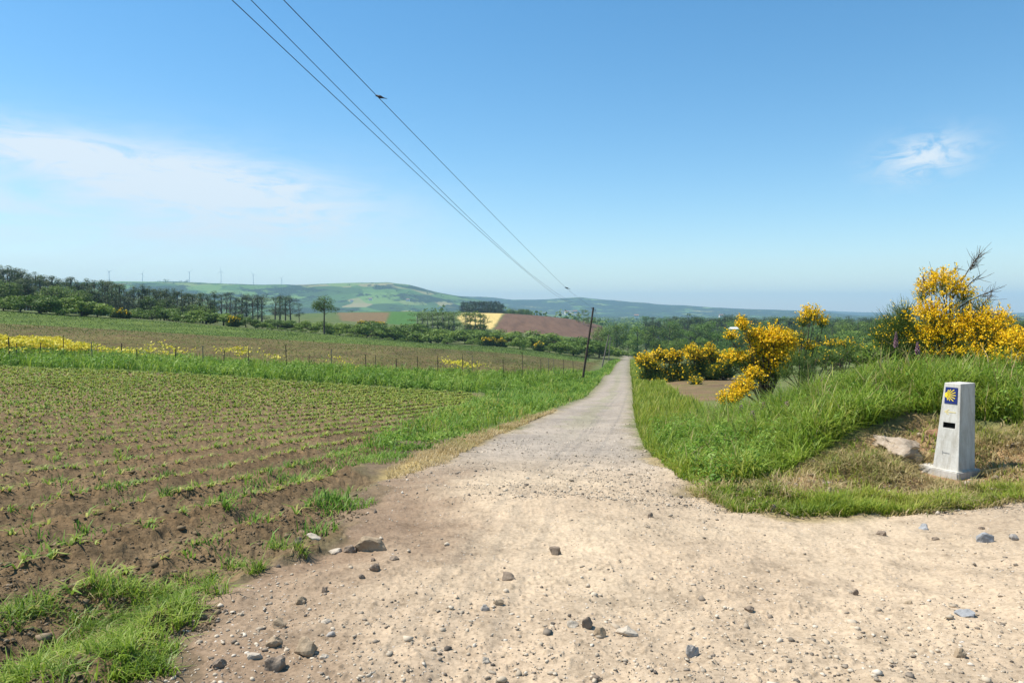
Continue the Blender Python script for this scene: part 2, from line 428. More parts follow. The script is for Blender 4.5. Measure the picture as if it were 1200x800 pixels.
# ------------------------------------------------------------------ the land: one polar sheet, split by area
def build_land():
    rs = [0.35, .7, 1.1, 1.6, 2.1, 2.5, 2.8]
    r = 3.0
    while r < 11000:
        rs.append(r); r += min(max(r * r / 1387 * 1.25, .009), r * .0125)
    rs = np.array(rs)
    th = np.concatenate([np.linspace(-180, -47, 45), np.linspace(-46, -39, 40), np.arange(-38.9, 38.95, .088), np.linspace(39, 46, 40), np.linspace(47, 180, 45)[:-1]])
    th = np.unique(np.round(th, 4)); th = np.radians(th)
    nr, nt_ = len(rs), len(th)
    RR, TT = np.meshgrid(rs, th, indexing='ij')
    x = (RR * np.sin(TT)).ravel(); y = (RR * np.cos(TT)).ravel()
    m = masks(x, y)
    z = terrain(x, y) + micro(x, y, m)
    r_ = np.hypot(x, y)
    def c3(a): return np.array(a, float)[None]
    n1 = (fbm(x * .35, y * .35, 4, 71) + .5)[:, None]
    colr = c3((.085, .12, .035)) * (1 - n1) + c3((.14, .15, .06)) * n1
    farw = sstep(250, 700, r_)[:, None]
    colr = colr * (1 - farw) + c3((.07, .12, .035)) * farw
    def put(k, a, b=None, nz=None):
        nonlocal colr
        w = m[k][:, None]
        c = c3(a) if b is None else c3(a) * (1 - nz) + c3(b) * nz
        colr = colr * (1 - w) + c * w
    n2 = np.clip(fbm(x * .6, y * .6, 4, 75) + .5, 0, 1)[:, None]
    put('till', (.105, .072, .038), (.13, .115, .045), n2)
    put('greenf', (.08, .125, .026), (.115, .145, .036), n2)
    put('tan', (.55, .42, .16)); put('brown', (.135, .080, .058)); put('lush', (.065, .145, .035)); put('red', (.17, .12, .06))
    put('meadow', (.085, .145, .035)); put('patch', (.19, .125, .075), (.15, .125, .055), n2)
    put('dry', (.25, .19, .09), (.29, .18, .105), n2)
    put('field', (.148, .098, .051), (.198, .138, .075), n2)
    rowf = .5 + .5 * np.cos((across(x, y) + fbm(x * .25, y * .25, 2, 9) * .25) / ROW * 2 * math.pi)
    fw = (m['field'] * (1 - rowf) * .55 * sstep(75, 40, r_))[:, None]
    colr = colr * (1 - fw) + c3((.205, .155, .09)) * fw                # drier crust between the rows
    nearL = (sstep(20, 12, r_) * sstep(1.2, .2, x))[:, None] * (1 - m['field'][:, None])
    colr = colr * (1 - nearL) + c3((.17, .125, .08)) * nearL
    nearR = (sstep(16, 11, r_) * sstep(.6, 1.2, x))[:, None] * (sstep(.7, .25, sdf(P_TRACK, x, y)))[:, None]
    colr = colr * (1 - nearR) + c3((.30, .235, .135)) * nearR
    put('straw', (.42, .32, .14))
    # the track: sand near the junction, grey gravel farther on, a paler crown and dirtier edges
    gray = sstep(7.5, 13, r_)[:, None]
    sand = c3((.49, .392, .275)) * (1 - n2 * .4) + c3((.41, .30, .205)) * n2 * .4
    grav = c3((.35, .30, .243)) * (1 - n2 * .45) + c3((.265, .24, .21)) * n2 * .45
    tc = sand * (1 - gray) + grav * gray
    dE = sdf(P_TRACK, x, y)
    crown = sstep(-.95, -1.35, dE + fbm(x * 1.5, y * .5, 4, 79) * .7) * sstep(14, 24, y)
    tc = tc * (1 - crown[:, None] * .55) + c3((.26, .25, .16)) * crown[:, None] * .55
    edge_ = sstep(-.5, 0, dE + fbm(x * 2, y * 2, 4, 78) * .5)[:, None] * sstep(10, 16, r_)[:, None]
    tc = tc * (1 - edge_ * .5) + c3((.32, .26, .17)) * edge_ * .5
    soily = sstep(-1.35, -.15, dE + fbm(x * 2, y * 2, 4, 77) * .5)[:, None] * (sstep(11, 8, r_) * sstep(0.3, -.6, x))[:, None]
    tc = tc * (1 - soily * .75) + c3((.19, .125, .08)) * soily * .75
    colr = colr * (1 - m['track'][:, None]) + tc * m['track'][:, None]
    # wooded share of the far slopes goes into alpha
    px = CX + F * np.tan(np.clip(np.arctan2(x, y), -1.3, 1.3))
    al = np.interp(px, [-400, 0, 350, 480, 540, 1300], [.46, .46, .47, .46, .51, .53])
    al = al + .03 * sstep(4300, 4800, r_)
    cols = np.concatenate([colr, al[:, None]], 1)
    # split faces by area
    i = np.arange(nr - 1)[:, None] * nt_; j = np.arange(nt_)[None]
    jn = (j + 1) % nt_
    fa = np.stack([i + j, i + jn, i + nt_ + jn, i + nt_ + j], -1).reshape(-1, 4)[:, ::-1]
    fid = np.zeros(len(fa), int)
    fm = lambda k: m[k][fa].mean(1)
    fid[(fm('till') + fm('greenf')) > .5] = 3
    fid[fm('brown') > .5] = 4
    fid[fm('field') > .5] = 2
    fid[fm('track') > .5] = 1
    fid[r_[fa].mean(1) > 900] = 5
    # where a far field would still be plain ground
    verts = np.stack([x, y, z], 1)
    for k, nm, mt in ((0, 'ground', M_GROUND), (1, 'gravel_track', M_TRACK), (2, 'crop_field', M_FIELD), (3, 'tilled_field', M_TILL), (4, 'brown_field', M_TILL), (5, 'hills', M_HILL)):
        ff = fa[fid == k]
        u, inv = np.unique(ff, return_inverse=True)
        vv = verts[u]
        o = link(nm, np_mesh(nm, vv, inv.reshape(ff.shape), mt, colors=cols[u], smooth=True))
        o['kind'] = 'structure'
    # close the small hole under the camera
    vv = np.concatenate([verts[:nt_], [[0, 0, verts[:nt_, 2].mean()]]])
    ff = np.stack([np.arange(nt_), (np.arange(nt_) + 1) % nt_, np.full(nt_, nt_)], 1)[:, ::-1]
    o = link('track_foot', np_mesh('track_foot', vv, ff, M_TRACK, colors=np.concatenate([cols[:nt_], cols[:1]]), smooth=True)); o['kind'] = 'structure'
build_land()

# ------------------------------------------------------------------ grasses and ground cover
G_LONG = [(.085, .148, .014), (.18, .28, .024), (.27, .375, .042), (.42, .47, .10)]
M_GRASS = leaf_mat('long_grass', G_LONG, .42, .5, .3, vary=0)
M_VERGE = leaf_mat('verge_grass', [(.105, .175, .016), (.235, .32, .03), (.35, .38, .05), (.46, .39, .12)], .42, vary=0)
M_STRAW = leaf_mat('dry_grass', [(.14, .18, .035), (.30, .26, .09), (.44, .33, .15), (.5, .40, .22)], .35, vary=0)
M_WEED = leaf_mat('weed_leaves', [(.065, .14, .018), (.135, .26, .028), (.215, .355, .05), (.33, .43, .09)], .4, vary=0)
M_CROP = leaf_mat('seedling_leaves', [(.11, .21, .022), (.22, .32, .04), (.35, .40, .07), (.46, .44, .12)], .4, vary=0)
M_RAPE = leaf_mat('yellow_blossom', [(.55, .5, .04), (.75, .62, .04), (.8, .68, .10)], .3, vary=0)
M_BROOM = leaf_mat('broom_blossom', [(.82, .47, .004), (.95, .61, .006), (.97, .70, .016)], .3, vary=0)
M_TWIG = leaf_mat('broom_twigs', [(.045, .085, .018), (.10, .16, .03), (.16, .225, .055)], .25)
M_BARK, _nt, _, _ = new_mat('brown_bark')
finish(_nt, ramp(_nt, tnoise(_nt, 9, 4, .7), [(.3, (.07, .05, .035)), (.7, (.17, .125, .09))]), .9, .1, tnoise(_nt, 20, 4, .7), .5, .02)

def grass(name, pts, hmin, hmax, w0, mat, lean=(.25, .9), seed=1, clump=1.2, tint0=0, tint1=1, wfar=.0009, azbias=None, hmul=None):
    x, y = pts[:, 0], pts[:, 1]
    z = ground_z(x, y) - .015
    n = len(x)
    c = np.clip(fbm(x * clump, y * clump, 3, seed) * 1.1 + .5, 0, 1)
    h = (hmin + (hmax - hmin) * (c * .75 + R.random(n) * .35)) * (.55 + .6 * R.random(n))
    if hmul is not None: h = h * hmul(x, y)
    w = np.maximum(w0 * (.7 + .6 * R.random(n)), np.hypot(x, y) * wfar)
    ti = np.clip(tint0 + (tint1 - tint0) * (np.clip(fbm(x * clump * .8, y * clump * .8, 3, seed + 5) * 1.5 + .5, 0, 1) * .5 + np.power(R.random(n), 1.5) * .6), 0, 1)
    az = R.random(n) * 2 * math.pi
    if azbias is not None: az = np.where(R.random(n) < .6, azbias + R.normal(size=n) * .6, az)
    v, f, t = blades(x, y, z, h, w, lean[0] + (lean[1] - lean[0]) * R.random(n), az, ti)
    return v, f, t

def stuff(name, parts, mats, label, cat):
    o = None
    me = np_mesh(name, np.concatenate([p[0] for p in parts]),
                 np.concatenate([p[1] + s for p, s in zip(parts, np.cumsum([0] + [len(p[0]) for p in parts[:-1]]))]), None, np.concatenate([p[2] for p in parts]))
    for m in mats: me.materials.append(m)
    if len(mats) > 1:
        me.polygons.foreach_set('material_index', np.concatenate([np.full(len(p[1]), i, np.int32) for i, p in enumerate(parts)]))
    return tag(link(name, me), label, cat, kind='stuff')

# long lush grass on the right bank
P_BANK = [G(*p) for p in ((748, 505), (758, 530), (780, 556), (820, 572), (870, 566), (930, 546), (1000, 508), (1060, 486), (1100, 486), (1200, 497))] + [(9.5, 10.4), (13, 11.5), PX(1300, 18), PX(1150, 17), PX(1040, 15), PX(960, 15), PX(900, 17), PX(830, 20), PX(760, 17)]
pb = in_poly(P_BANK, 125000)
P_RV = [PX(742, 13.5), PX(744, 20), PX(742, 29), PX(742, 45), PX(741, 70), PX(739, 108), PX(739, 220), PX(750, 220), PX(765, 108), PX(775, 70), PX(782, 45), PX(812, 29), PX(840, 21), PX(800, 14), PX(770, 11.5)]
pr = in_poly(P_RV, 45000)
right = pb[(sdf(P_TRACK, pb[:, 0], pb[:, 1]) > .05)]
bank_h = lambda x, y: .5 + .5 * sstep(2.6, 4.6, x) + .75 * np.clip(fbm(x * 2.2, y * 2.2, 3, 143), -.55, .8)
pxr = CX + F * right[:, 0] / right[:, 1]
right = right[R.random(len(right)) < .55 + .45 * sstep(820, 930, pxr)]
sel = R.random(len(right)) < .25 + .6 * sstep(3.0, 1.6, right[:, 0])
stuff('bank_grass', [grass('g', right[~sel], .14, .56, .016, M_GRASS, (.25, 1.5), 11, clump=3.2, hmul=bank_h), grass('g', right[sel], .14, .50, .014, M_VERGE, (.25, 1.4), 12, clump=3.2, hmul=bank_h, tint1=.9)], [M_GRASS, M_VERGE], 'long lush green grass covering the bank behind the concrete marker', 'grass')
pr = pr[sdf(P_TRACK, pr[:, 0], pr[:, 1]) > .05]
stuff('verge_grass', [grass('g', pr, .2, .6, .011, M_VERGE, (.2, .7), 13, tint1=.95)], [M_VERGE], 'yellowish green grass on the right verge of the gravel track', 'grass')

def herbs(poly_pts, hmin, hmax, rmin, rmax, leaf, pk=60):
    c_ = poly_pts; n = len(c_)
    cr = R.uniform(rmin, rmax, n); ch = R.uniform(hmin, hmax, n)
    d = unit(R.normal(size=(n * pk, 3))); d[:, 2] = np.abs(d[:, 2])
    cz_ = ground_z(c_[:, 0], c_[:, 1])
    p = np.stack([np.repeat(c_[:, 0], pk), np.repeat(c_[:, 1], pk), np.repeat(cz_, pk)], 1) + d * np.power(R.random((n * pk, 1)), .4) * np.stack([np.repeat(cr, pk), np.repeat(cr, pk), np.repeat(ch, pk)], 1)
    return quads_at(p, d * .4 + R.normal(size=d.shape) * .5 + np.array([0, 0, .6]), R.uniform(.5, 1.2, n * pk) * leaf * np.repeat(1 + c_[:, 1] * .02, pk), .42, np.clip(np.repeat(R.random(n), pk) * .65 + R.random(n * pk) * .35, 0, 1), .3)
hb = in_poly(P_BANK, 800); hb = hb[sdf(P_TRACK, hb[:, 0], hb[:, 1]) > .3]
stuff('bank_herbs', [herbs(hb, .15, .48, .10, .32, .055, 80)], [M_WEED], 'broad leaved green herbs mixed into the bank grass', 'weeds')
dk = in_poly(P_BANK, 2600); dk = dk[sdf(P_TRACK, dk[:, 0], dk[:, 1]) > .2]
stuff('dead_stalks', [grass('g', dk, .3, .72, .008, M_STRAW, (.15, .9), 33, clump=2, hmul=bank_h)], [M_STRAW], 'thin pale dead stalks standing among the bank grass', 'dead stalks')
P_LV = [PX(430, 11.2), PX(480, 10.9), PX(540, 13.2), PX(600, 19.3), PX(650, 29), PX(688, 45), PX(702, 70), PX(713, 108), PX(727, 220), PX(722, 220), PX(697, 108), PX(676, 72), PX(610, 52), PX(568, 46.5), PX(572, 40), PX(543, 30), PX(505, 22), PX(455, 15), PX(425, 12)]
pl = in_poly(P_LV, 52000)
pl = pl[sdf(P_TRACK, pl[:, 0], pl[:, 1]) > .05]
dT = sdf(P_TRACK, pl[:, 0], pl[:, 1])
keep = (fbm(pl[:, 0] * 1.0, pl[:, 1] * 1.0, 3, 88) + .5 > .5 - .3 * sstep(12, 24, pl[:, 1])) & (R.random(len(pl)) < np.clip(dT * 1.5, .12, 1))
vsel = R.random(len(pl)) < .35 + .4 * fbm(pl[:, 0] * .7, pl[:, 1] * .7, 3, 89)
hv_ = in_poly(P_LV, 620); hv_ = hv_[sdf(P_TRACK, hv_[:, 0], hv_[:, 1]) > .45]
vh = lambda x, y: .45 + .9 * np.clip(fbm(x * .9, y * .9, 3, 144) * 1.3 + .5, 0, 1)
stuff('left_verge_grass', [grass('g', pl[keep & ~vsel], .12, .5, .014, M_WEED, (.2, 1.2), 15, hmul=vh), grass('g', pl[keep & vsel], .12, .42, .013, M_VERGE, (.2, 1.2), 16, hmul=vh), herbs(hv_, .15, .5, .15, .45, .07)], [M_WEED, M_VERGE, M_WEED], 'fresh green grass and weeds between the sown field and the gravel track', 'grass')
ps = in_poly(P_STRAW, 9000)
ps = ps[sdf(P_TRACK, ps[:, 0], ps[:, 1]) > .0]
stuff('straw_verge', [grass('g', ps, .05, .16, .008, M_STRAW, (.4, 1.2), 17, tint0=.35)], [M_STRAW], 'yellowed short grass along the left edge of the gravel track', 'grass')

# dry short grass round the marker
pd = in_poly(P_DRY, 34000)
cl = fbm(pd[:, 0] * 1.3, pd[:, 1] * 1.3, 4, 91)
pd = pd[((cl > -.12) | (R.random(len(pd)) < .25)) & (np.hypot(pd[:, 0] - MARK[0] + .02, pd[:, 1] - MARK[1] - .1) > .36)]
dgt = grass('g', pd, .03, .19, .009, M_STRAW, (.5, 1.7), 19, clump=3)
front = in_poly([G(*p) for p in ((800, 574), (858, 599), (950, 606), (1060, 603), (1200, 587), (1200, 565), (1060, 583), (950, 585), (870, 580))], 12000)
gt_ = in_poly(P_DRY, 9000); gt_ = gt_[np.hypot(gt_[:, 0] - MARK[0], gt_[:, 1] - MARK[1] - .1) > .4]; gt_ = gt_[fbm(gt_[:, 0] * 2.5, gt_[:, 1] * 2.5, 3, 146) > .12]
front = np.concatenate([front, gt_])
front = front[sdf(P_TRACK, front[:, 0], front[:, 1]) > .03]
stuff('dry_bank_grass', [dgt, grass('g', front, .05, .17, .009, M_VERGE, (.3, 1.0), 20, tint1=.9)], [M_STRAW, M_VERGE], 'short dry straw coloured grass around the foot of the concrete marker', 'grass')

# grass tufts in the lower left corner
tufts = [(40, 735, .35, 260), (135, 730, .42, 1100), (175, 705, .38, 900), (215, 690, .30, 600), (165, 735, .45, 900), (110, 755, .36, 600), (60, 790, .4, 600), (140, 780, .45, 1000), (180, 785, .25, 350), (20, 795, .4, 800), (272, 657, .13, 160), (298, 668, .12, 110), (25, 730, .25, 160), (90, 795, .4, 600), (0, 745, .25, 180), (235, 675, .25, 350), (248, 668, .18, 200), (200, 720, .3, 500), (130, 700, .25, 260), (30, 715, .3, 200), (330, 640, .1, 60), (350, 655, .1, 50), (255, 700, .12, 60), (225, 735, .15, 90)]
pt = []
for px, py, rr_, n in tufts:
    gx, gy = G(px, py)
    a = R.random(n) * 2 * math.pi; q = np.sqrt(R.random(n)) * rr_ * .5
    pt.append(np.stack([gx + np.cos(a) * q * 1.15, gy + np.sin(a) * q], 1))
pt = np.concatenate(pt)
pt = pt[fbm(pt[:, 0] * 5, pt[:, 1] * 5, 3, 145) > -.22]
dd_ = R.random(len(pt)) < .14
stuff('foreground_grass', [grass('g', pt[~dd_], .04, .16, .006, M_GRASS, (.35, 1.5), 23, clump=4), grass('g', pt[dd_], .03, .12, .005, M_STRAW, (.6, 1.8), 24, clump=4)], [M_GRASS, M_STRAW], 'arching green grass tufts in the corner of the sown field', 'grass')

# scattered weeds over the sown field
wv = []
for _ in range(110):
    px, py = random.uniform(0, 560), random.uniform(470, 660)
    gx, gy = G(px, py)
    if sdf(P_FIELD, np.array([gx]), np.array([gy]))[0] > -.2: continue
    n = random.randint(8, 46); a = R.random(n) * 2 * math.pi; q = R.random(n) * random.uniform(.06, .22) * (1 + gy * .04)
    wv.append(np.stack([gx + np.cos(a) * q, gy + np.sin(a) * q], 1))
for px, py, rr_, n in ((460, 525, .5, 700), (480, 515, .5, 600), (430, 540, .4, 400), (440, 535, .4, 400), (505, 510, .6, 700), (400, 528, .35, 250), (370, 550, .3, 220), (345, 560, .25, 150), (395, 595, .2, 120), (405, 588, .2, 130), (387, 600, .15, 80)):
    gx, gy = G(px, py); a = R.random(n) * 2 * math.pi; q = np.sqrt(R.random(n)) * rr_
    wv.append(np.stack([gx + np.cos(a) * q * 1.5, gy + np.sin(a) * q], 1))
wv = np.concatenate(wv)
stuff('field_weeds', [grass('g', wv, .05, .16, .011, M_WEED, (.3, 1.1), 25)], [M_WEED], 'patches of green weeds scattered over the brown sown field', 'weeds')

# the tall weed strip along the wire fence, with yellow flowers at its left end
P_BAND = [PX(-260, 43), PX(0, 43), PX(200, 42.7), PX(400, 44.5), PX(556, 46.8), PX(600, 51), PX(672, 70), PX(692, 88), PX(668, 88), PX(600, 70), PX(400, 60), PX(200, 57), PX(0, 56), PX(-260, 56)]
cc_ = in_poly(P_BAND, 950)
pk = 130
cr = R.uniform(.3, .95, 950); chh = np.clip(R.normal(.55, .22, 950), .15, 1.15) * (.75 + .5 * np.clip(fbm(cc_[:, 0] * .15, cc_[:, 1] * .15, 3, 95) + .5, 0, 1))
d = unit(R.normal(size=(950 * pk, 3))); d[:, 2] = np.abs(d[:, 2])
rp = np.power(R.random((950 * pk, 1)), .35)
cz_ = ground_z(cc_[:, 0], cc_[:, 1])
p = np.stack([np.repeat(cc_[:, 0], pk), np.repeat(cc_[:, 1], pk), np.repeat(cz_, pk)], 1) + d * rp * np.stack([np.repeat(cr, pk), np.repeat(cr, pk), np.repeat(chh, pk)], 1)
lv = quads_at(p, d * .5 + R.normal(size=d.shape) * .5 + np.array([0, 0, .6]), R.uniform(.07, .2, len(p)), .5, np.clip(np.repeat(R.random(950), pk) * .7 + R.random(len(p)) * .3, 0, 1), .25)
b2 = in_poly(P_BAND, 13000)
bl = grass('g', b2, .3, .95, .02, M_GRASS, (.15, .8), 27, clump=.9)
stuff('weed_strip', [lv, bl], [M_WEED, M_GRASS], 'tall green weeds growing in a strip along the wire fence', 'weeds')
P_YEL = [PX(-200, 50), PX(0, 50), PX(45, 50), PX(95, 52), PX(110, 55), PX(70, 57.5), PX(0, 57.5), PX(-200, 58)]
yb = in_poly(P_YEL, 24000)
extra = np.concatenate([np.array(PX(px, Y))[None] + R.normal(size=(n, 2)) * np.array([[s, .7]]) for px, Y, s, n in ((185, 53, .8, 130), (278, 57, .7, 200), (125, 53, 1.2, 260), (150, 55, .9, 160), (545, 66, 1.0, 260), (530, 64, .6, 130), (205, 58, .8, 100), (320, 55, .8, 60), (400, 58, .7, 60), (20, 46, 1.5, 60))])
yb = np.concatenate([yb, extra])
yz = ground_z(yb[:, 0], yb[:, 1]) + .45 + .65 * np.clip(fbm(yb[:, 0] * .5, yb[:, 1] * .5, 3, 97) + .5, 0, 1) + R.random(len(yb)) * .3
stuff('yellow_wildflowers', [quads_at(np.stack([yb[:, 0], yb[:, 1], yz], 1), R.normal(size=(len(yb), 3)) + np.array([0, -.4, .8]), R.uniform(.07, .18, len(yb)), .9)], [M_RAPE], 'bright yellow wildflowers among the weeds by the wire fence', 'wildflowers')

# field crop: seedlings in rows; the nearest are objects of their own
def seedling_mesh(i):
    n = 5
    az = R.random(n) * 6.28
    v, f, t = blades(np.zeros(n), np.zeros(n), np.full(n, -.01), R.uniform(.06, .13, n), R.uniform(.014, .022, n), R.uniform(.7, 1.6, n), az, R.random(n))
    return np_mesh('seedling_leaves', v, f, M_CROP, t)
SEED = [seedling_mesh(i) for i in range(6)]
aa, ll = [], []
for k in range(-70, 28):
    s = np.arange(0.5, 60, .066); s = s + R.normal(size=len(s)) * .04
    aa.append(np.full(len(s), k * ROW) + R.normal(size=len(s)) * .02); ll.append(s)
aa = np.concatenate(aa); ll = np.concatenate(ll)
ca, sa = math.cos(AZR), math.sin(AZR)
sx = aa * ca + ll * sa; sy = -aa * sa + ll * ca
warp = fbm(sx * .25, sy * .25, 2, 9) * .25
sx = sx - warp * ca; sy = sy + warp * sa
ok = (sdf(P_FIELD, sx, sy) < -.35) & (np.abs(sx / np.maximum(sy, .1)) < .78) & (sy > 3.2)
dens = fbm(sx * .3, sy * .3, 3, 99) + .5
ok &= R.random(len(sx)) < np.clip(.5 + dens * .9, .25, 1) * np.where(sx > -2.0, .7, 1)
ok &= R.random(len(sx)) < .5 + .5 * sstep(5, 9, sy)
sx, sy = sx[ok], sy[ok]
sz = ground_z(sx, sy)
order = np.argsort(np.hypot(sx, sy))
N_IND = 280
for i in order[:N_IND]:
    o = link('crop_seedling', SEED[random.randrange(6)])
    o.location = (sx[i], sy[i], sz[i]); o.rotation_euler = (0, 0, random.random() * 6.28); o.scale = [random.uniform(.5, 1.05)] * 3
    tag(o, 'small pale green seedling at the near end of the sown rows', 'seedling', 'seedlings in the sown field')
fi = order[N_IND:]
n = len(fi); L5 = 5
X, Y_, Z_ = (np.repeat(a[fi], L5) for a in (sx, sy, sz))
sc_ = np.repeat(R.uniform(.6, 1.25, n) * (.8 + .5 * sstep(10, 40, sy[fi])), L5)
wd = np.maximum(R.uniform(.016, .026, n * L5) * sc_, Y_ * .0013)
v, f, t = blades(X, Y_, Z_ - .01, R.uniform(.07, .14, n * L5) * sc_, wd, R.uniform(.6, 1.5, n * L5), R.random(n * L5) * 6.28, np.clip(np.repeat(R.random(n), L5) * .6 + R.random(n * L5) * .4 , 0, 1))
stuff('crop_rows', [(v, f, t)], [M_CROP], 'rows of small yellow green seedlings across the brown field', 'seedlings')

# young crop on the far tilled field
ft = in_poly(P_GREENF, 34000); ft2 = in_poly(P_TILL, 22000)
k_ = np.round(across(ft2[:, 0], ft2[:, 1]) / 1.1) * 1.1 - across(ft2[:, 0], ft2[:, 1])
ft2 = ft2 + np.stack([k_ * ca, -k_ * sa], 1) * .85
stuff('far_crop', [grass('g', ft, .06, .18, .02, M_CROP, (.4, 1.1), 29, clump=.1, tint1=.55, wfar=.0009), grass('g', ft2, .06, .16, .02, M_CROP, (.4, 1.1), 30, clump=.1, tint1=.6, wfar=.0009)], [leaf_mat('young_crop', [(.06, .115, .018), (.095, .145, .027), (.14, .17, .04)], .3, vary=0), leaf_mat('sparse_crop', [(.09, .14, .025), (.14, .175, .04), (.2, .2, .06)], .35, vary=0)], 'low green crop on the sloping field beyond the wire fence', 'crop')

# ------------------------------------------------------------------ stones
def stone_mat(name, a, b):
    m, nt, _, L = new_mat(name)
    oi = N(nt, 'ShaderNodeTexCoord').outputs['Object']
    c = ramp(nt, tnoise(nt, 14, 5, .7, oi), [(.3, a), (.7, b)])
    finish(nt, c, .85, .2, tnoise(nt, 30, 5, .7, oi), .5, .01)
    return m
S_TAN = stone_mat('tan_stone', (.22, .16, .10), (.42, .32, .21)); S_PALE = stone_mat('pale_stone', (.34, .28, .21), (.52, .45, .35))
S_DARK = stone_mat('dark_stone', (.15, .112, .08), (.31, .24, .175)); S_GREY = stone_mat('grey_stone', (.24, .215, .185), (.42, .38, .33))
S_BLUE = stone_mat('bluish_stone', (.20, .20, .195), (.37, .37, .365)); S_BOULD = stone_mat('bank_boulder', (.24, .175, .115), (.44, .36, .27)); S_RED = stone_mat('reddish_stone', (.20, .10, .05), (.34, .20, .11))
def stone_mesh(name, seed, w, d, h, mat, sub=3, rough=.28):
    bm = bmesh.new(); bmesh.ops.create_icosphere(bm, subdivisions=sub, radius=.5)
    rnd = random.Random(seed)
    cuts = [(Vector((rnd.gauss(0, 1), rnd.gauss(0, 1), rnd.gauss(0, .7))).normalized(), rnd.uniform(.27, .44)) for _ in range(9)]
    off = Vector((seed * 3.7, seed * 1.3, 0))
    for v in bm.verts:
        p = v.co.copy()
        for nn, dd in cuts:
            q = p.dot(nn) - dd
            if q > 0: p -= nn * q * .92
        p *= 1 + mnoise.noise(p * 3 + off) * rough
        p += p.normalized() * mnoise.noise(p * 11 + off) * .03
        v.co = Vector((p.x * w, p.y * d, p.z * h))
    me = bpy.data.meshes.new(name); bm.to_mesh(me); bm.free()
    me.materials.append(mat)
    return me
STONES = [  # column, row of its foot, width in pixels, height share, material, label
    (433, 649, 36, .5, S_TAN, 'largest tan stone, rounded, at the track edge below the dark soil patch'),
    (409, 649, 15, .6, S_DARK, 'dark stone touching the left end of the largest tan stone'),
    (392, 648, 22, .3, S_PALE, 'pale flat stone just left of the dark stone and the largest tan stone'),
    (440, 675, 15, .7, S_DARK, 'dark pointed stone below the largest tan stone'),
    (462, 661, 12, .4, S_DARK, 'small dark stone lying right of and below the largest tan stone'),
    (367, 638, 18, .3, S_PALE, 'whitish flat stone at the edge of the dark soil'),
    (348, 638, 12, .6, S_DARK, 'dark lump left of the whitish flat stone on the soil edge'),
    (437, 660, 7, .6, S_DARK, 'tiny dark stone between the largest tan stone and the dark pointed one'),
    (380, 697, 9, .8, S_DARK, 'small dark stone alone on the sandy track, upright'),
    (423, 684, 9, .6, S_DARK, 'small dark stone between the lone upright one and the dark pointed one'),
    (351, 710, 15, .5, S_TAN, 'small tan stone half sunk in sand above the bottom stone group'),
    (325, 738, 20, .5, S_TAN, 'flattish tan stone with shaded underside, topmost of the bottom stone group'),
    (320, 767, 20, .6, S_TAN, 'middle tan stone of the bottom stone group, above the dark one'),
    (320, 790, 27, .65, S_DARK, 'dark rough stone lowest in the bottom stone group'),
    (357, 773, 30, .6, S_TAN, 'large tan stone right of the dark rough stone in the bottom group'),
    (295, 782, 20, .4, S_PALE, 'pale flat stone left of the dark rough stone'),
    (256, 790, 16, .7, S_DARK, 'brown stone at the lower left beside the grass tufts'),
    (382, 735, 14, .4, S_PALE, 'pale flat stone above the large tan stone of the bottom group'),
    (386, 748, 12, .5, S_GREY, 'grey stone just above and right of the large tan stone'),
    (380, 777, 12, .5, S_PALE, 'small whitish stone right beside the large tan stone'),
    (651, 652, 15, .75, S_DARK, 'dark angular stone standing alone in the middle of the track'),
    (595, 680, 18, .55, S_DARK, 'dark wedge shaped stone left of the lone angular one'),
    (567, 718, 12, .6, S_GREY, 'grey stone paired with a brown one on the sand'),
    (585, 714, 13, .6, S_TAN, 'brown stone beside the small grey stone on the sand'),
    (672, 739, 15, .5, S_PALE, 'pale stone leftmost of the row of four stones'),
    (689, 741, 16, .75, S_DARK, 'darkest stone, second in the row of four stones'),
    (703, 748, 16, .7, S_TAN, 'tan block third in the row of four stones'),
    (736, 744, 25, .45, S_PALE, 'pale flat stone at the right end of the row of four'),
    (812, 770, 18, .9, S_GREY, 'grey pointed stone near the bottom of the track'),
    (569, 776, 14, .5, S_PALE, 'white pebble alone on the lower sandy track'),
    (763, 608, 8, .7, S_DARK, 'small dark stone where the track begins to widen'),
    (698, 795, 13, .5, S_DARK, 'dark stone with pale chip at the bottom of the picture'),
    (880, 716, 13, .5, S_DARK, 'dark stone in the open sand right of the row of four'),
    (1003, 697, 9, .8, S_DARK, 'small dark stone in the open sand in front of the marker'),
    (1036, 629, 14, .5, S_DARK, 'dark flat stone near the grass edge left of the marker'),
    (1085, 621, 11, .7, S_BLUE, 'bluish grey stone at the grass edge below the marker'),
    (1160, 636, 22, .5, S_BLUE, 'larger bluish grey stone on the track right of the marker'),
    (1190, 634, 11, .8, S_GREY, 'small round grey stone near the edge right of the larger bluish grey one'),
    (1152, 620, 9, .4, S_DARK, 'small dark stone just above the larger bluish grey stone'),
    (1128, 773, 19, .6, S_TAN, 'tan stone with shaded side in the lower right sand'),
    (1135, 726, 26, .2, S_BLUE, 'flat bluish grey slab set in the sand above the tan stone'),
    (1097, 633, 10, .4, S_DARK, 'dark sliver of stone below the bluish grey stone by the grass'),
    (1066, 708, 9, .5, S_TAN, 'small brown stone in the sand left of the flat bluish slab'),
]
for i, (px, py, wpx, hs, mt, lab) in enumerate(STONES):
    x, y = G(px, py - 2)
    w = wpx * y / F
    o = link('stone', stone_mesh('stone', i + 3, w * 1.05, w * random.uniform(.6, .85), w * hs * 1.5, mt))
    o.location = (x, y + w * .3, gz1(x, y + w * .3) + w * hs * .17); o.rotation_euler = (random.uniform(-.25, .25), random.uniform(-.25, .25), random.uniform(-.5, .5))
    tag(o, lab, 'stone', 'stones lying on the track')

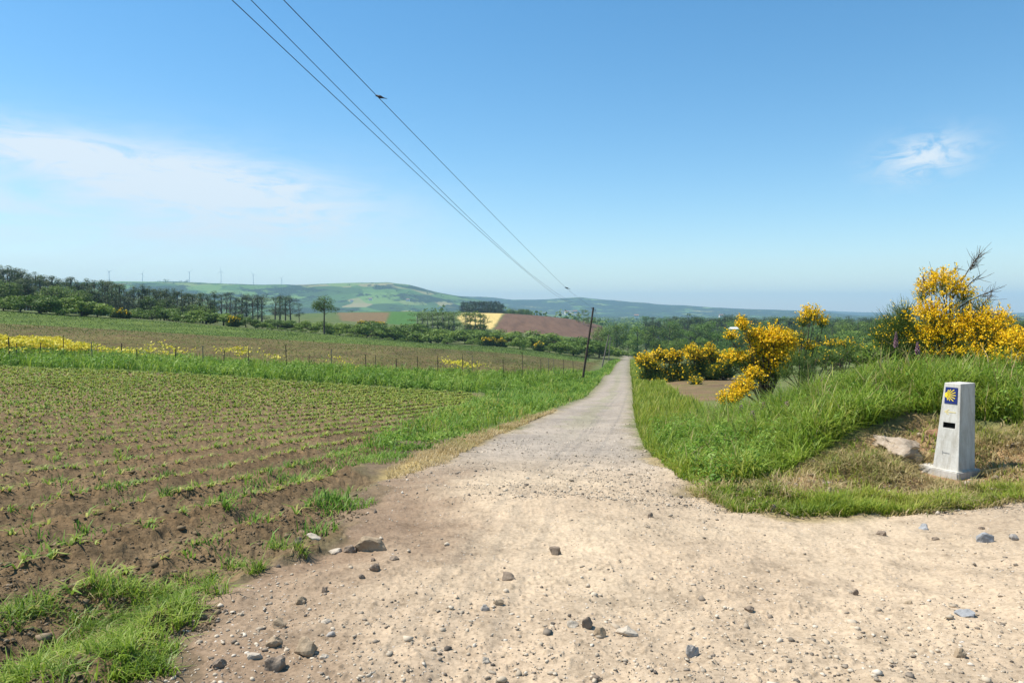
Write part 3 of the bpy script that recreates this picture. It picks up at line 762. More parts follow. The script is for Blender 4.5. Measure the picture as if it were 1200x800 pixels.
# loose gravel: many small chips, one mass
def gravel(n_each, poly, nm, label, stops, size, soil=False):
    q = []
    base_v = np.array([(0, 0, 1), (.894, 0, .447), (.276, .851, .447), (-.724, .526, .447), (-.724, -.526, .447), (.276, -.851, .447), (.724, .526, -.447), (-.276, .851, -.447), (-.894, 0, -.447), (-.276, -.851, -.447), (.724, -.526, -.447), (0, 0, -1)])
    base_f = np.array([(0, 1, 2), (0, 2, 3), (0, 3, 4), (0, 4, 5), (0, 5, 1), (1, 6, 2), (2, 7, 3), (3, 8, 4), (4, 9, 5), (5, 10, 1), (6, 7, 2), (7, 8, 3), (8, 9, 4), (9, 10, 5), (10, 6, 1), (11, 7, 6), (11, 8, 7), (11, 9, 8), (11, 10, 9), (11, 6, 10)])
    pts = []
    for lo, hi, n in n_each:
        k = 0
        while k < n:
            c = np.stack([R.uniform(-40, 40, n * 2), 0 * R.random(n * 2)], 1)
            Yq = 1 / (1 / hi + (1 / lo - 1 / hi) * R.random(n * 2))
            c = np.stack([R.uniform(-.72, .74, n * 2) * Yq, Yq], 1)
            m = sdf(poly, c[:, 0], c[:, 1]) + fbm(c[:, 0] * 2.5, c[:, 1] * 2.5, 3, 121) * (.5 if soil else .3) < (-.12 if soil else .10)
            cl = fbm(c[:, 0] * .8, c[:, 1] * .8, 3, 120) + .5
            m &= R.random(len(c)) < np.clip(cl * 1.2 - .05, .15, 1)
            c = c[m]; pts.append(c); k += len(c)
    p = np.concatenate(pts); n = len(p)
    s = np.clip(np.exp(R.normal(size=n) * .6) * size, .0016, .03 if soil else .018) * (1 + .04 * p[:, 1])
    z = ground_z(p[:, 0], p[:, 1])
    a = R.random(n) * 6.28
    loc = base_v[None] * (1 + R.normal(size=(n, 12, 1)) * .26) * np.stack([s * R.uniform(.8, 1.5, n), s * R.uniform(.7, 1.2, n), s * R.uniform(.45, .9, n)], 1)[:, None] * (1 + R.normal(size=(n, 12, 3)) * .12)
    rx = loc[..., 0] * np.cos(a)[:, None] - loc[..., 1] * np.sin(a)[:, None]; ry = loc[..., 0] * np.sin(a)[:, None] + loc[..., 1] * np.cos(a)[:, None]
    v = np.stack([rx + p[:, 0:1], ry + p[:, 1:2], loc[..., 2] + z[:, None] + s[:, None] * .25], -1).reshape(-1, 3)
    f = (base_f[None] + np.arange(n)[:, None, None] * 12).reshape(-1, 3)
    m = leaf_mat(nm + '_colour', stops, 0, .9, .1, vary=0)
    o = link(nm, np_mesh(nm, v, f, m, np.repeat(np.clip(.46 + R.normal(size=n) * .26, 0, 1), 12)))
    tag(o, label, nm.replace('_', ' '), kind='stuff')
gravel([(3.0, 9, 4200), (7, 22, 9000)], P_TRACK, 'gravel', 'loose gravel and small chips of stone strewn over the track', [(.12, .10, .08), (.27, .22, .165), (.42, .345, .25), (.52, .435, .325), (.58, .51, .41)], .0031)
gravel([(3.0, 8, 9000), (6, 18, 7000)], P_FIELD, 'soil_clods', 'crumbly brown clods lying on the sown field', [(.095, .066, .037), (.14, .10, .056), (.185, .136, .08), (.25, .19, .125)], .0036, True)
gravel([(6.0, 11, 1500)], P_DRY, 'rubble', 'small stones and lumps of earth in the dry grass by the marker', [(.16, .11, .075), (.30, .23, .16), (.42, .34, .25), (.50, .43, .34)], .008, True)

# pale boulder bedded in the bank, and lumps of red earth
x, y = G(1066, 545)
o = link('boulder', stone_mesh('boulder', 77, .72, .66, .24, S_BOULD, 4, .6)); o.location = (x, y + .2, gz1(x, y + .2) - .03); o.rotation_euler = (.28, .05, .2)
tag(o, 'pale flat boulder bedded in the bank left of the concrete marker', 'boulder')
x, y = G(1052, 551)
o = link('stone', stone_mesh('stone', 78, .11, .08, .07, S_PALE)); o.location = (x, y, gz1(x, y) + .02)
tag(o, 'white stone on the dry grass in front of the pale boulder', 'stone')
x, y = G(1097, 508)
o = link('earth_lump', stone_mesh('earth_lump', 79, .28, .26, .24, S_RED, 4, .4)); o.location = (x, y, gz1(x, y) + .02)
tag(o, 'rusty red lump of earth on the bank behind the concrete marker', 'earth lump')

# ------------------------------------------------------------------ the concrete way marker
M_CONC, nt, _, _ = new_mat('pale_concrete')
oc = N(nt, 'ShaderNodeTexCoord').outputs['Object']
cc = ramp(nt, tnoise(nt, 5, 6, .7, oc), [(.3, (.48, .455, .40)), (.7, (.62, .595, .53))])
cc = mixc(nt, ramp(nt, tnoise(nt, 60, 3, .7, oc), [(.58, (0, 0, 0)), (.7, (.45, .45, .45))]), cc, (.36, .35, .32))
mpS = N(nt, 'ShaderNodeMapping'); mpS.inputs['Scale'].default_value = (14, 14, 2.2); nt.links.new(oc, mpS.inputs[0])
cc = mixc(nt, 1.0, cc, ramp(nt, tnoise(nt, 1, 6, .75, mpS.outputs[0]), [(.35, (.74, .71, .66)), (.55, (1, 1, 1)), (.75, (1.06, 1.06, 1.05))]), 'MULTIPLY')
finish(nt, cc, .85, .2, tnoise(nt, 70, 4, .7, oc), .35, .006)
def plain(name, c, rough=.7, spec=.2):
    m, nt, _, _ = new_mat(name); finish(nt, c, rough, spec); return m
M_BLUE = plain('blue_enamel', (.014, .022, .13), .35, .4); M_YEL = plain('yellow_enamel', (.80, .60, .04), .45, .3)
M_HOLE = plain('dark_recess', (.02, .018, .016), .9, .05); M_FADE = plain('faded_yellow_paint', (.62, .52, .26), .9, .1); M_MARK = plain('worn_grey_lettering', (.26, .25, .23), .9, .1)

def build_marker():
    v = np.array([.513, .858]); rv = np.array([.858, -.513]); al = rad(32)
    ax = math.cos(al) * rv - math.sin(al) * v                        # along the front face, towards the near edge
    Bx, By = MARK[:2]
    root = empty('way_marker', (0, 0, 0), 'pale concrete way marker with blue shell plaque, leaning on the bank by the track', 'marker')
    Hh = 1.09; W0, W1, D0, D1, bat = .325, .20, .325, .29, .15
    # local frame: x along the front, y into the body, front face bottom edge on y = 0, near corner at x = W0/2
    ang = math.atan2(ax[1], ax[0])
    ux = Vector((math.cos(ang), math.sin(ang), 0)); uy = Vector((-math.sin(ang), math.cos(ang), 0))
    org = Vector((Bx, By, 0)) - ux * (W0 / 2)
    c = org + uy * (D0 / 2)
    z0 = min(gz1(c.x + dx, c.y + dy) for dx in (-.15, 0, .15) for dy in (-.15, 0, .15))
    z0 = MARK[2]
    root.location = (org.x, org.y, z0); root.rotation_euler = (0, 0, ang)
    def fp(u, z, out=0.0):
        """A point on the battered front face: u across it (-0.5 .. 0.5 of the width there), z up."""
        w = W0 + (W1 - W0) * z / Hh
        yb = bat * z / Hh
        return Vector((u, yb, z)) + Vector((0, -1, .138)).normalized() * out if abs(u) <= w else Vector((u, yb, z))
    bm = bmesh.new()
    sl = (-.072, .072, .555, .615)                                   # slot
    rows = [0, sl[2], sl[3], Hh]
    grid = []
    for z in rows:
        w = (W0 + (W1 - W0) * z / Hh) / 2
        grid.append([bm.verts.new(fp(u, z)) for u in (-w, sl[0], sl[1], w)])
    for r_ in range(3):
        for k in range(3):
            if r_ == 1 and k == 1: continue
            bm.faces.new((grid[r_][k], grid[r_][k + 1], grid[r_ + 1][k + 1], grid[r_ + 1][k]))
    # recess
    ins = [bm.verts.new(fp(u, z) + Vector((0, .035, 0))) for u, z in ((sl[0], sl[2]), (sl[1], sl[2]), (sl[1], sl[3]), (sl[0], sl[3]))]
    rim = [grid[1][1], grid[1][2], grid[2][2], grid[2][1]]
    hole = []
    for k in range(4): hole.append(bm.faces.new((rim[k], rim[(k + 1) % 4], ins[(k + 1) % 4], ins[k])))
    hole.append(bm.faces.new(ins))
    bb = bat + D1 
    bk = {}
    for z, w, yb in ((0, W0, D0), (Hh, W1, bb)):
        bk[z] = (bm.verts.new((-w / 2, yb, z)), bm.verts.new((w / 2, yb, z)))
    L_ = [g[0] for g in grid]; Rr = [g[3] for g in grid]
    bm.faces.new(L_ + [bk[Hh][0], bk[0][0]]); bm.faces.new(Rr + [bk[Hh][1], bk[0][1]])
    bm.faces.new((bk[0][0], bk[0][1], bk[Hh][1], bk[Hh][0]))
    bm.faces.new(grid[3] + [bk[Hh][1], bk[Hh][0]]); bm.faces.new(grid[0] + [bk[0][1], bk[0][0]])
    bmesh.ops.recalc_face_normals(bm, faces=bm.faces)
    outer = []
    hs = set(hole)
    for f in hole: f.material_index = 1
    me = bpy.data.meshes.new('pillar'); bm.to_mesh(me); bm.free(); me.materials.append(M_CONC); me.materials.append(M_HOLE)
    po = link('pillar', me, root)
    bv = po.modifiers.new('edge', 'BEVEL'); bv.width = .007; bv.segments = 2; bv.limit_method = 'ANGLE'; bv.angle_limit = rad(35)
    # plinth
    bm = bmesh.new(); bmesh.ops.create_cube(bm, size=1)
    for q in bm.verts: q.co = Vector((q.co.x * .53 - .075, q.co.y * .46 + .175, q.co.z * .20 - .035))
    bmesh.ops.bevel(bm, geom=bm.edges, offset=.012, segments=2, affect='EDGES')
    me = bpy.data.meshes.new('plinth'); bm.to_mesh(me); bm.free(); me.materials.append(M_CONC); link('plinth', me, root)
    def face_poly(name, polys, mat, out, parent, thick=.004):
        bm = bmesh.new()
        for poly in polys:
            a = [bm.verts.new(fp(u, z, out)) for u, z in poly]; b_ = [bm.verts.new(fp(u, z, out - thick)) for u, z in poly]
            bm.faces.new(a); n = len(a)
            for k in range(n): bm.faces.new((a[k], b_[k], b_[(k + 1) % n], a[(k + 1) % n]))
        bmesh.ops.recalc_face_normals(bm, faces=bm.faces)
        me = bpy.data.meshes.new(name); bm.to_mesh(me); bm.free(); me.materials.append(mat); return link(name, me, parent)
    pz0, pz1 = .845, 1.04
    pan = face_poly('shell_plaque', [((-.078, pz0), (.078, pz0), (.072, pz1), (-.078, pz1))], M_BLUE, .006, root, .012)
    cx, cz = -.052, (pz0 + pz1) / 2 + .003
    rays = []
    for k in range(9):
        a = rad(-78 + k * 19.5); ln = .108 if 1 < k < 7 else .078
        if k in (0, 8): ln = .062
        d = Vector((math.cos(a), math.sin(a))); nrm = Vector((-d.y, d.x))
        p0 = Vector((cx, cz)) + d * .012; p1 = Vector((cx, cz)) + d * ln
        rays.append([(p0.x - nrm.x * .003, p0.y - nrm.y * .003), (p1.x - nrm.x * .0055, p1.y - nrm.y * .0055), (p1.x + nrm.x * .0055, p1.y + nrm.y * .0055), (p0.x + nrm.x * .003, p0.y + nrm.y * .003)])
    fan = [(cx + .028 * math.cos(t), cz + .034 * math.sin(t)) for t in np.linspace(-math.pi, math.pi, 15)[:-1]]
    face_poly('shell_emblem', rays + [fan], M_YEL, .009, pan, .002)
    az_ = .745
    face_poly('yellow_arrow', [((-.075, az_), (-.02, az_ - .035), (-.012, az_ - .026), (-.052, az_)), ((-.052, az_), (-.012, az_ + .026), (-.02, az_ + .035), (-.075, az_)), ((-.05, az_ - .006), (.07, az_ - .006), (.07, az_ + .006), (-.05, az_ + .006))], M_FADE, .0025, root, .002)
    face_poly('worn_inscription', [((-.055, .235), (-.049, .235), (-.049, .28), (-.055, .28)), ((-.046, .252), (.035, .25), (.035, .26), (-.046, .262))], M_MARK, .0025, root, .002)
build_marker()

# ------------------------------------------------------------------ poles, wires, fence, birds
M_POLE, nt, _, _ = new_mat('weathered_timber')
og = N(nt, 'ShaderNodeTexCoord').outputs['Object']
mp = N(nt, 'ShaderNodeMapping'); mp.inputs['Scale'].default_value = (8, 8, .8); nt.links.new(og, mp.inputs[0])
finish(nt, ramp(nt, tnoise(nt, 1.5, 5, .7, mp.outputs[0]), [(.3, (.035, .024, .018)), (.7, (.11, .08, .06))]), .85, .15)
M_POLE2 = plain('grey_timber', (.20, .17, .14), .9, .1)
M_WIRE = plain('black_cable', (.02, .02, .025), .5, .3); M_STEEL = plain('rusty_fence_wire', (.12, .09, .07), .7, .3); M_CER = plain('brown_porcelain', (.12, .06, .04), .3, .5)
def pole(px0, py0, px1, py1, Y, r0, mat, label, top_r=.7):
    x0 = (px0 - CX) / F * Y; zb = T1(x0, Y)
    zt = zpy(py1, Y); x1 = (px1 - CX) / F * Y
    root = empty('utility_pole', (x0, Y, zb), label, 'utility pole', 'utility poles along the track')
    n = 9; t = np.linspace(0, 1, n)
    pts = np.stack([t * (x1 - x0), 0 * t, -.4 * (1 - t) + t * (zt - zb)], 1)
    q = Q(); v, f = tube_quads(pts, r0 * (1 - t * (1 - top_r)), 10); q.add(v, f, .5)
    top = np.array([x1 - x0, 0, zt - zb])
    link('pole', q.mesh('pole', mat, True), root)
    for k, (dx, dz) in enumerate(((-.16, -.15), (-.14, -.55), (.16, -.35))):
        bq = Q(); v, f = tube_quads(top + np.array([[0, 0, dz - .1], [dx * .7, 0, dz - .1], [dx, 0, dz - .04], [dx, 0, dz + .06]]), .012, 5); bq.add(v, f, .5)
        v, f = tube_quads(top + np.array([[dx, 0, dz], [dx, 0, dz + .03], [dx, 0, dz + .07], [dx, 0, dz + .12], [dx, 0, dz + .13]]), np.array([.035, .05, .035, .04, .005]), 8); bq.add(v, f, .5)
        link('insulator', bq.mesh('insulator', M_CER), root)
    return Vector((x1, Y, zt))
top1 = pole(682, 442, 695.5, 360, 75, .125, M_POLE, 'nearest timber utility pole, dark and leaning right over the left verge')
top2 = pole(705, 432, 713.5, 392, 140, .14, M_POLE2, 'second utility pole, grey and leaning, behind the dark one')
pole(713, 422, 715.5, 394, 200, .13, M_POLE2, 'third utility pole, thin and grey, close behind the second')
pole(719, 417, 719.5, 400, 260, .13, M_POLE2, 'farthest utility pole, small, just left of the track end', .8)
def cat_pts(P):
    P = np.array(P); t = np.linspace(P[0, 1], P[-1, 1], 160)
    cz = np.polyfit(P[:, 1], P[:, 2], 2)
    z = np.polyval(cz, t)
    end = P[-1]; st = P[0]
    z = z + np.interp(t, [t[0], 25, t[-1]], [0, 0, end[2] - np.polyval(cz, t[-1])])
    x = np.interp(t, P[:, 1], P[:, 0])
    return np.stack([x, t, z], 1)
def wire_path(x0, samples, end, xs=.153):
    P = []
    for px, py in samples:
        y = x0 / ((px - CX) / F - xs); P.append((x0 + xs * y, y, zpy(py, y)))
    s = (P[1][2] - P[0][2]) / (P[1][1] - P[0][1])
    y0 = -24.0
    P = [(x0 + xs * y0, y0, P[0][2] + (y0 - P[0][1]) * s * 1.1)] + P + [tuple(end)]
    return cat_pts(P)
W = [wire_path(-4.1, [(276, 0), (433, 151), (620, 322), (651, 346)], top1 + Vector((-.14, 0, -.45))),
     wire_path(-3.9, [(296, 0), (440, 150), (615, 315)], top1 + Vector((-.16, 0, -.08))),
     wire_path(-3.6, [(334, 0), (434, 103), (575, 254), (665, 337)], top1 + Vector((.16, 0, -.25)))]
for w, lab in zip(W, ('lowest of the three overhead wires, thick and dark', 'middle overhead wire running close beside the lowest one', 'overhead wire set apart from the others, the one with a bird on it')):
    q = Q(); v, f = tube_quads(w, .0050 if 'middle' not in lab else .0044, 5); q.add(v, f, .5)
    tag(link('overhead_wire', q.mesh('overhead_wire', M_WIRE)), lab, 'wire', 'overhead wires')
for k, (dx, dz) in enumerate(((-.14, -.45), (-.16, -.08), (.16, -.25))):
    a = top1 + Vector((dx, 0, dz)); b_ = top2 + Vector((dx, 0, dz)); t = np.linspace(0, 1, 24)
    pts = np.array(a)[None] * (1 - t[:, None]) + np.array(b_)[None] * t[:, None]; pts[:, 2] -= 4 * t * (1 - t) * .8
    q = Q(); v, f = tube_quads(pts, .0065, 4); q.add(v, f, .5)
    tag(link('overhead_wire', q.mesh('overhead_wire', M_WIRE)), 'faint stretch of wire between the dark leaning pole and the grey pole behind it', 'wire', 'wires between the two leaning poles')

def bird(loc, az, s, label):
    root = empty('bird', loc, label, 'bird', rz=az)
    t = np.array([-.16, -.10, -.06, -.03, 0, .03, .055, .07, .085, .10, .115])
    zz = np.array([-.012, 0, .012, .025, .035, .045, .055, .062, .065, .062, .060])
    rr = np.array([.006, .010, .018, .028, .034, .031, .024, .022, .021, .012, .002])
    q = Q(); v, f = tube_quads(np.stack([t, 0 * t, zz], 1) * s, rr * s, 10); q.add(v, f, .5)
    link('body', q.mesh('body', M_BIRD, True), root)
    for sd in (-1, 1):
        q = Q(); v, f = tube_quads(np.array([(.045, .026 * sd, .05), (0, .036 * sd, .035), (-.06, .022 * sd, .012), (-.11, .008 * sd, -.004)]) * s, np.array([.004, .014, .010, .002]) * s, 6); q.add(v, f, .5)
        link('wing', q.mesh('wing', M_BIRD, True), root)
        q = Q(); v, f = tube_quads(np.array([(0, .012 * sd, .015), (.004, .012 * sd, -.008)]) * s, .003 * s, 4); q.add(v, f, .5)
        link('foot', q.mesh('foot', M_BIRD), root)
M_BIRD = plain('dark_plumage', (.02, .02, .025), .6, .3)
def on_wire(w, px):
    i = int(np.argmin(np.abs(CX + F * w[:, 0] / np.maximum(w[:, 1], .5) - px + 1e4 * (w[:, 1] < 1)))); return w[i]
p = on_wire(W[2], 437); bird((p[0], p[1], p[2] + .012), rad(170), .66, 'small dark bird perched on the separate overhead wire')
p = on_wire(W[2], 664); bird((p[0], p[1], p[2] + .012), rad(170), 1.3, 'tiny far bird perched low on the wire above the blue hills')

def fence():
    root = empty('wire_fence', (*PX(300, 52), T1(*PX(300, 52))), 'old wire fence with thin uneven posts along the weed strip', 'fence')
    o0 = np.array(root.location)
    posts = [(-60, 1.5), (-20, 1.5), (11, 1.45), (20, 1.1), (46, 1.2), (75, 1.75), (108, 1.35), (142, 1.35), (161, 1.0), (205, 1.3), (238, 1.45), (262, 1.2), (291, 1.5), (336, 1.9), (362, 1.3), (388, 1.8), (429, 1.5), (440, 1.5), (465, 1.3), (490, 1.6), (513, 1.7), (542, 1.85), (554, 1.9), (590, 1.7), (613, 2.5), (634, 1.9), (642, 2.0), (649, 2.0), (660, 1.9), (672, 1.8)]
    tops = []
    for px, h in posts:
        Y = np.interp(px, [-60, 0, 336, 620, 672], [47, 47.5, 53, 66, 76])
        x = (px - CX) / F * Y; z = T1(x, Y)
        lx, ly = random.uniform(-.09, .09), random.uniform(-.05, .05)
        pts = np.array([(0, 0, -.3), (lx * .5, ly * .5, h * .5), (lx, ly, h)]) + np.array([x, Y, z]) - o0
        q = Q(); v, f = tube_quads(pts, random.uniform(.022, .036), 6); q.add(v, f, .5)
        link('post', q.mesh('post', M_POLE if random.random() < .75 else M_POLE2), root)
        tops.append((pts[0], pts[2], h))
    for lev in (.55, .85, 1.1):
        q = Q()
        pts = np.array([a + (b_ - a) * min(1, (lev + .3) / (h + .3)) for a, b_, h in tops])
        v, f = tube_quads(pts, .006, 4); q.add(v, f, .5)
        link('wire', q.mesh('wire', M_STEEL), root)
fence()

# ------------------------------------------------------------------ broom bushes with yellow flowers
def bez(a, b_, c, n):
    t = np.linspace(0, 1, n)[:, None]
    return a * (1 - t) ** 2 + 2 * b_ * t * (1 - t) + c * t * t
def broom(name, label, px, Y, lobes, group=None, flower=.03, base_py=None, twig_len=.32, dead=(), cat='broom bush', dens=1.0, snap=False):
    """lobes: (column, row, half width, half height, share in flower, depth offset in metres)."""
    x0 = (px - CX) / F * Y; z0 = T1(x0, Y)
    root = empty(name, (x0, Y, z0), label, cat, group)
    fq, tq, bq = Q(), Q(), Q()
    k = Y / F
    if snap:                                                         # let the lowest growth touch the ground
        dz = min(zpy(l[1] + l[3], Y) for l in lobes) - z0
        lobes = [(l[0], l[1] + dz / k + .8 * l[3] * (i == len(lobes) - 1), *l[2:]) for i, l in enumerate(lobes)]
        w_ = max(l[2] for l in lobes); cxm = sum(l[0] for l in lobes) / len(lobes); h_ = (zpy(min(l[1] for l in lobes), Y) - z0) / k
        g_ = HY + (EYE - z0) / k
        lobes = lobes + [(cxm - w_ * .5, g_ - h_ * .3, w_ * .8, h_ * .4, .1, .0), (cxm + w_ * .5, g_ - h_ * .3, w_ * .8, h_ * .4, .08, .1)]
    for (lx, ly, rx, ry, share, dy) in lobes:
        c = np.array([(lx - CX) / F * (Y + dy) - x0, dy, zpy(ly, Y + dy) - z0])
        rad3 = np.array([rx * k, (rx + ry) * .5 * k, ry * k])
        # stems
        for _ in range(2 + int(rx * ry / 110)):
            d = unit(R.normal(size=(1, 3)))[0]
            e = c + d * rad3 * R.uniform(.2, .8)
            base = np.array([R.normal() * .06, R.normal() * .06, -.05])
            mid = (base + e) * .5 + np.array([R.normal() * .08, R.normal() * .08, .15 * abs(e[2] - base[2])])
            v, f = tube_quads(bez(base, mid, e, 7), np.linspace(.018, .006, 7) * (.6 + .5 * k / .017), 5); bq.add(v, f, .4)
        area = math.pi * rx * ry * k * k
        nt_w = int(min(420, 40 + area * 340 * dens))
        dirs = unit(R.normal(size=(nt_w, 3))); dirs[:, 2] = np.where(dirs[:, 2] < -.35, -dirs[:, 2] * .6, dirs[:, 2])
        rr = np.power(R.random(nt_w), .4)[:, None]
        start = c + dirs * rad3 * rr * .82
        grow = unit(dirs * rad3 / rad3.mean() * .9 + np.array([0, 0, .75]) + R.normal(size=(nt_w, 3)) * .35)
        ln = twig_len * R.uniform(.45, 1.1, nt_w)[:, None] * min(1.0, rad3.min() / .3 + .25)
        endp = start + grow * ln
        # thin green twigs as narrow folded strips
        side = unit(np.cross(grow, R.normal(size=(nt_w, 3)))) * max(.0035, k * .22)
        v = np.stack([start - grow * ln * .5 - side, start - grow * ln * .5 + side, endp + side * .4, endp - side * .4], 1).reshape(-1, 3)
        tq.add(v, np.arange(4 * nt_w).reshape(-1, 4), np.repeat(R.random(nt_w), 4))
        # small leaves along the twigs
        nl = int(nt_w * 5)
        ii = R.integers(0, nt_w, nl)
        p = start[ii] + grow[ii] * ln[ii] * R.uniform(-.6, .8, (nl, 1)) + R.normal(size=(nl, 3)) * .018
        v, f, t = quads_at(p, R.normal(size=(nl, 3)), R.uniform(.5, 1.1, nl) * max(.022, k * 1.1), .45); tq.add(v, f, t)
        # flowers crowd the outer part of the twigs
        nf = int(area / (flower * flower) * 4.4 * share * dens)
        if nf > 2:
            ii = R.integers(0, nt_w, nf)
            p = start[ii] + grow[ii] * ln[ii] * np.power(R.random((nf, 1)), .7) * 1.0 + R.normal(size=(nf, 3)) * .012
            v, f, t = quads_at(p, R.normal(size=(nf, 3)) * .7 + np.array([-.3, -.3, .5]), R.uniform(.75, 1.35, nf) * flower, .85, fold=.4); fq.add(v, f, t)
    for (ax, ay, bx, by, tuft) in dead:
        a = np.array([(ax - CX) / F * Y - x0, .1, zpy(ay, Y) - z0]); b_ = np.array([(bx - CX) / F * Y - x0, .0, zpy(by, Y) - z0])
        v, f = tube_quads(bez(a, (a + b_) / 2 + np.array([-.05, 0, .05]), b_, 6), np.linspace(.016, .006, 6), 5); bq.add(v, f, .6)
        for _ in range(tuft):
            s = a + (b_ - a) * R.uniform(.6, .98); e = s + unit((b_ - a)[None] * .9 + R.normal(size=(1, 3)) * .45)[0] * R.uniform(.12, .34)
            v, f = tube_quads(np.array([s, (s + e) / 2 + R.normal(size=3) * .015, e]), np.array([.0042, .0035, .002]), 4); bq.add(v, f, .6)
    if bq.n: link('stems', bq.mesh('stems', M_BARK), root)
    if tq.n: link('twigs', tq.mesh('twigs', M_TWIG), root)
    if fq.n: link('blossom', fq.mesh('blossom', M_BROOM), root)
    return root

broom('broom_bush', 'tall yellow broom with a bare brush-like branch pointing up beside the marker', 1112, 14.5,
      [(1104, 341, 25, 22, .95, 0), (1128, 350, 13, 12, .7, .1), (1092, 376, 22, 22, .9, -.2), (1110, 396, 30, 18, .8, -.3), (1085, 402, 18, 14, .6, 0), (1122, 368, 22, 18, .15, .3), (1110, 415, 30, 14, .35, -.2), (1080, 350, 9, 14, .25, .2)],
      dead=((1120, 350, 1149, 297, 46), (1128, 360, 1166, 340, 14), (1098, 345, 1096, 318, 5), (1112, 335, 1122, 312, 6), (1130, 345, 1150, 322, 10), (1090, 340, 1082, 322, 4)))
broom('broom_bush', 'broad rounded yellow broom behind the marker, right of the tall one', 1158, 14.0,
      [(1146, 384, 24, 19, .95, 0), (1166, 383, 20, 18, .9, .2), (1152, 402, 28, 16, .6, -.1), (1134, 416, 22, 9, .6, -.3), (1170, 400, 18, 16, .45, 0), (1148, 362, 14, 12, .05, .3)],
      dead=((1145, 375, 1163, 345, 10),))
broom('broom_bush', 'low yellow broom at the right edge of the picture', 1192, 13.4,
      [(1186, 411, 20, 20, .85, 0), (1208, 405, 20, 22, .85, .2), (1178, 425, 18, 12, .6, -.2), (1225, 412, 20, 20, .7, 0)])
broom('broom_bush', 'mostly green broom with few flowers, left of the tall yellow one', 1052, 15,
      [(1052, 385, 22, 22, .015, 0), (1035, 398, 18, 16, .03, 0), (1066, 392, 18, 20, .03, -.2), (1050, 410, 28, 14, .025, -.2), (1060, 370, 14, 14, .02, 0), (1075, 410, 16, 12, .12, 0), (1045, 398, 24, 20, .01, .2)], flower=.028, dens=2.2)
broom('broom_bush', 'large orange yellow broom with a branch arching down to the brown patch', 898, 22,
      [(904, 405, 23, 23, .95, 0), (914, 424, 18, 15, .95, -.2), (886, 400, 14, 18, .4, .2), (870, 385, 6, 15, .9, .1), (857, 396, 6, 6, .9, .3), (861, 423, 14, 9, .9, .2), (882, 443, 10, 9, 1, -.6), (872, 457, 10, 9, 1, -.9), (855, 471, 13, 11, 1, -1.2), (865, 464, 8, 8, 1, -1.0), (910, 438, 12, 9, .8, -.2), (897, 446, 15, 13, .06, 0), (880, 425, 12, 14, .2, .2), (923, 400, 9, 12, .7, .2), (918, 412, 16, 16, .9, .3), (893, 415, 14, 14, .8, .1), (905, 432, 20, 12, .35, .2), (890, 436, 14, 10, .2, .3)], flower=.048, dens=1.5)
broom('broom_bush', 'single leggy yellow broom with a bright flower head right of the large one', 940, 22.5,
      [(951, 373, 12, 12, .95, 0), (963, 381, 8, 8, .9, .1), (941, 380, 8, 10, .35, .2), (949, 408, 9, 6, .7, 0), (937, 399, 7, 10, .1, 0)], flower=.05, dead=((936, 425, 948, 380, 4), (930, 420, 942, 390, 3)))
broom('gorse_bush', 'dark green flowerless gorse between the brooms and the bank grass', 948, 20,
      [(935, 424, 16, 13, .0, 0), (955, 425, 17, 12, .02, .2), (975, 420, 15, 11, .02, .3), (992, 415, 14, 10, .03, .5), (920, 440, 12, 10, 0, 0), (945, 440, 18, 10, 0, -.3)], flower=.04, cat='gorse bush')
broom('gorse_bush', 'low gorse with faded orange flowers on the skyline of the bank', 985, 23,
      [(978, 405, 12, 6, .35, 0), (992, 404, 9, 5, .35, 0), (1002, 410, 12, 8, .04, 0)], flower=.05, cat='gorse bush')
ROWC = [('leftmost yellow broom of the row behind the brown patch, next to the track', 757, 57, [(754, 414, 9, 12, 1, 0), (764, 420, 12, 12, 0.49, 0), (772, 428, 11, 10, 0.19, -.5)]),
        ('second yellow broom of the row, brownish and broad', 778, 58, [(772, 412, 13, 11, 0.79, 0), (785, 414, 12, 12, 0.49, .5), (780, 428, 15, 11, 0.13, -.5)]),
        ('third yellow broom of the row with two bright tops', 797, 57, [(792, 408, 9, 10, 1, 0), (810, 402, 6, 9, 1, .4), (800, 420, 14, 13, 0.19, 0)]),
        ('fourth yellow broom of the row, bright and upright', 814, 56, [(811, 411, 9, 14, 1, 0), (820, 416, 9, 10, 0.64, .3), (812, 428, 12, 10, 0.12, 0)]),
        ('rightmost yellow broom of the row behind the brown patch', 832, 56, [(831, 410, 8, 13, 1, 0), (840, 419, 10, 11, 1, .3), (833, 430, 12, 9, 0.13, 0)]),
        ('dark bush with a few yellow flowers behind the large broom', 850, 55, [(848, 428, 12, 12, 0.19, 0), (838, 432, 10, 8, 0.12, 0), (852, 416, 8, 8, 0.79, 0)]),
        ('little ball of yellow broom low at the edge of the brown patch', 815, 50, [(815, 437, 6, 5, 1, 0)])]
for lab, px, Y, lob in ROWC:
    broom('broom_bush', lab, px, Y, lob, group='broom bushes behind the brown patch', flower=.13, twig_len=.6, dens=1.15, snap=True)

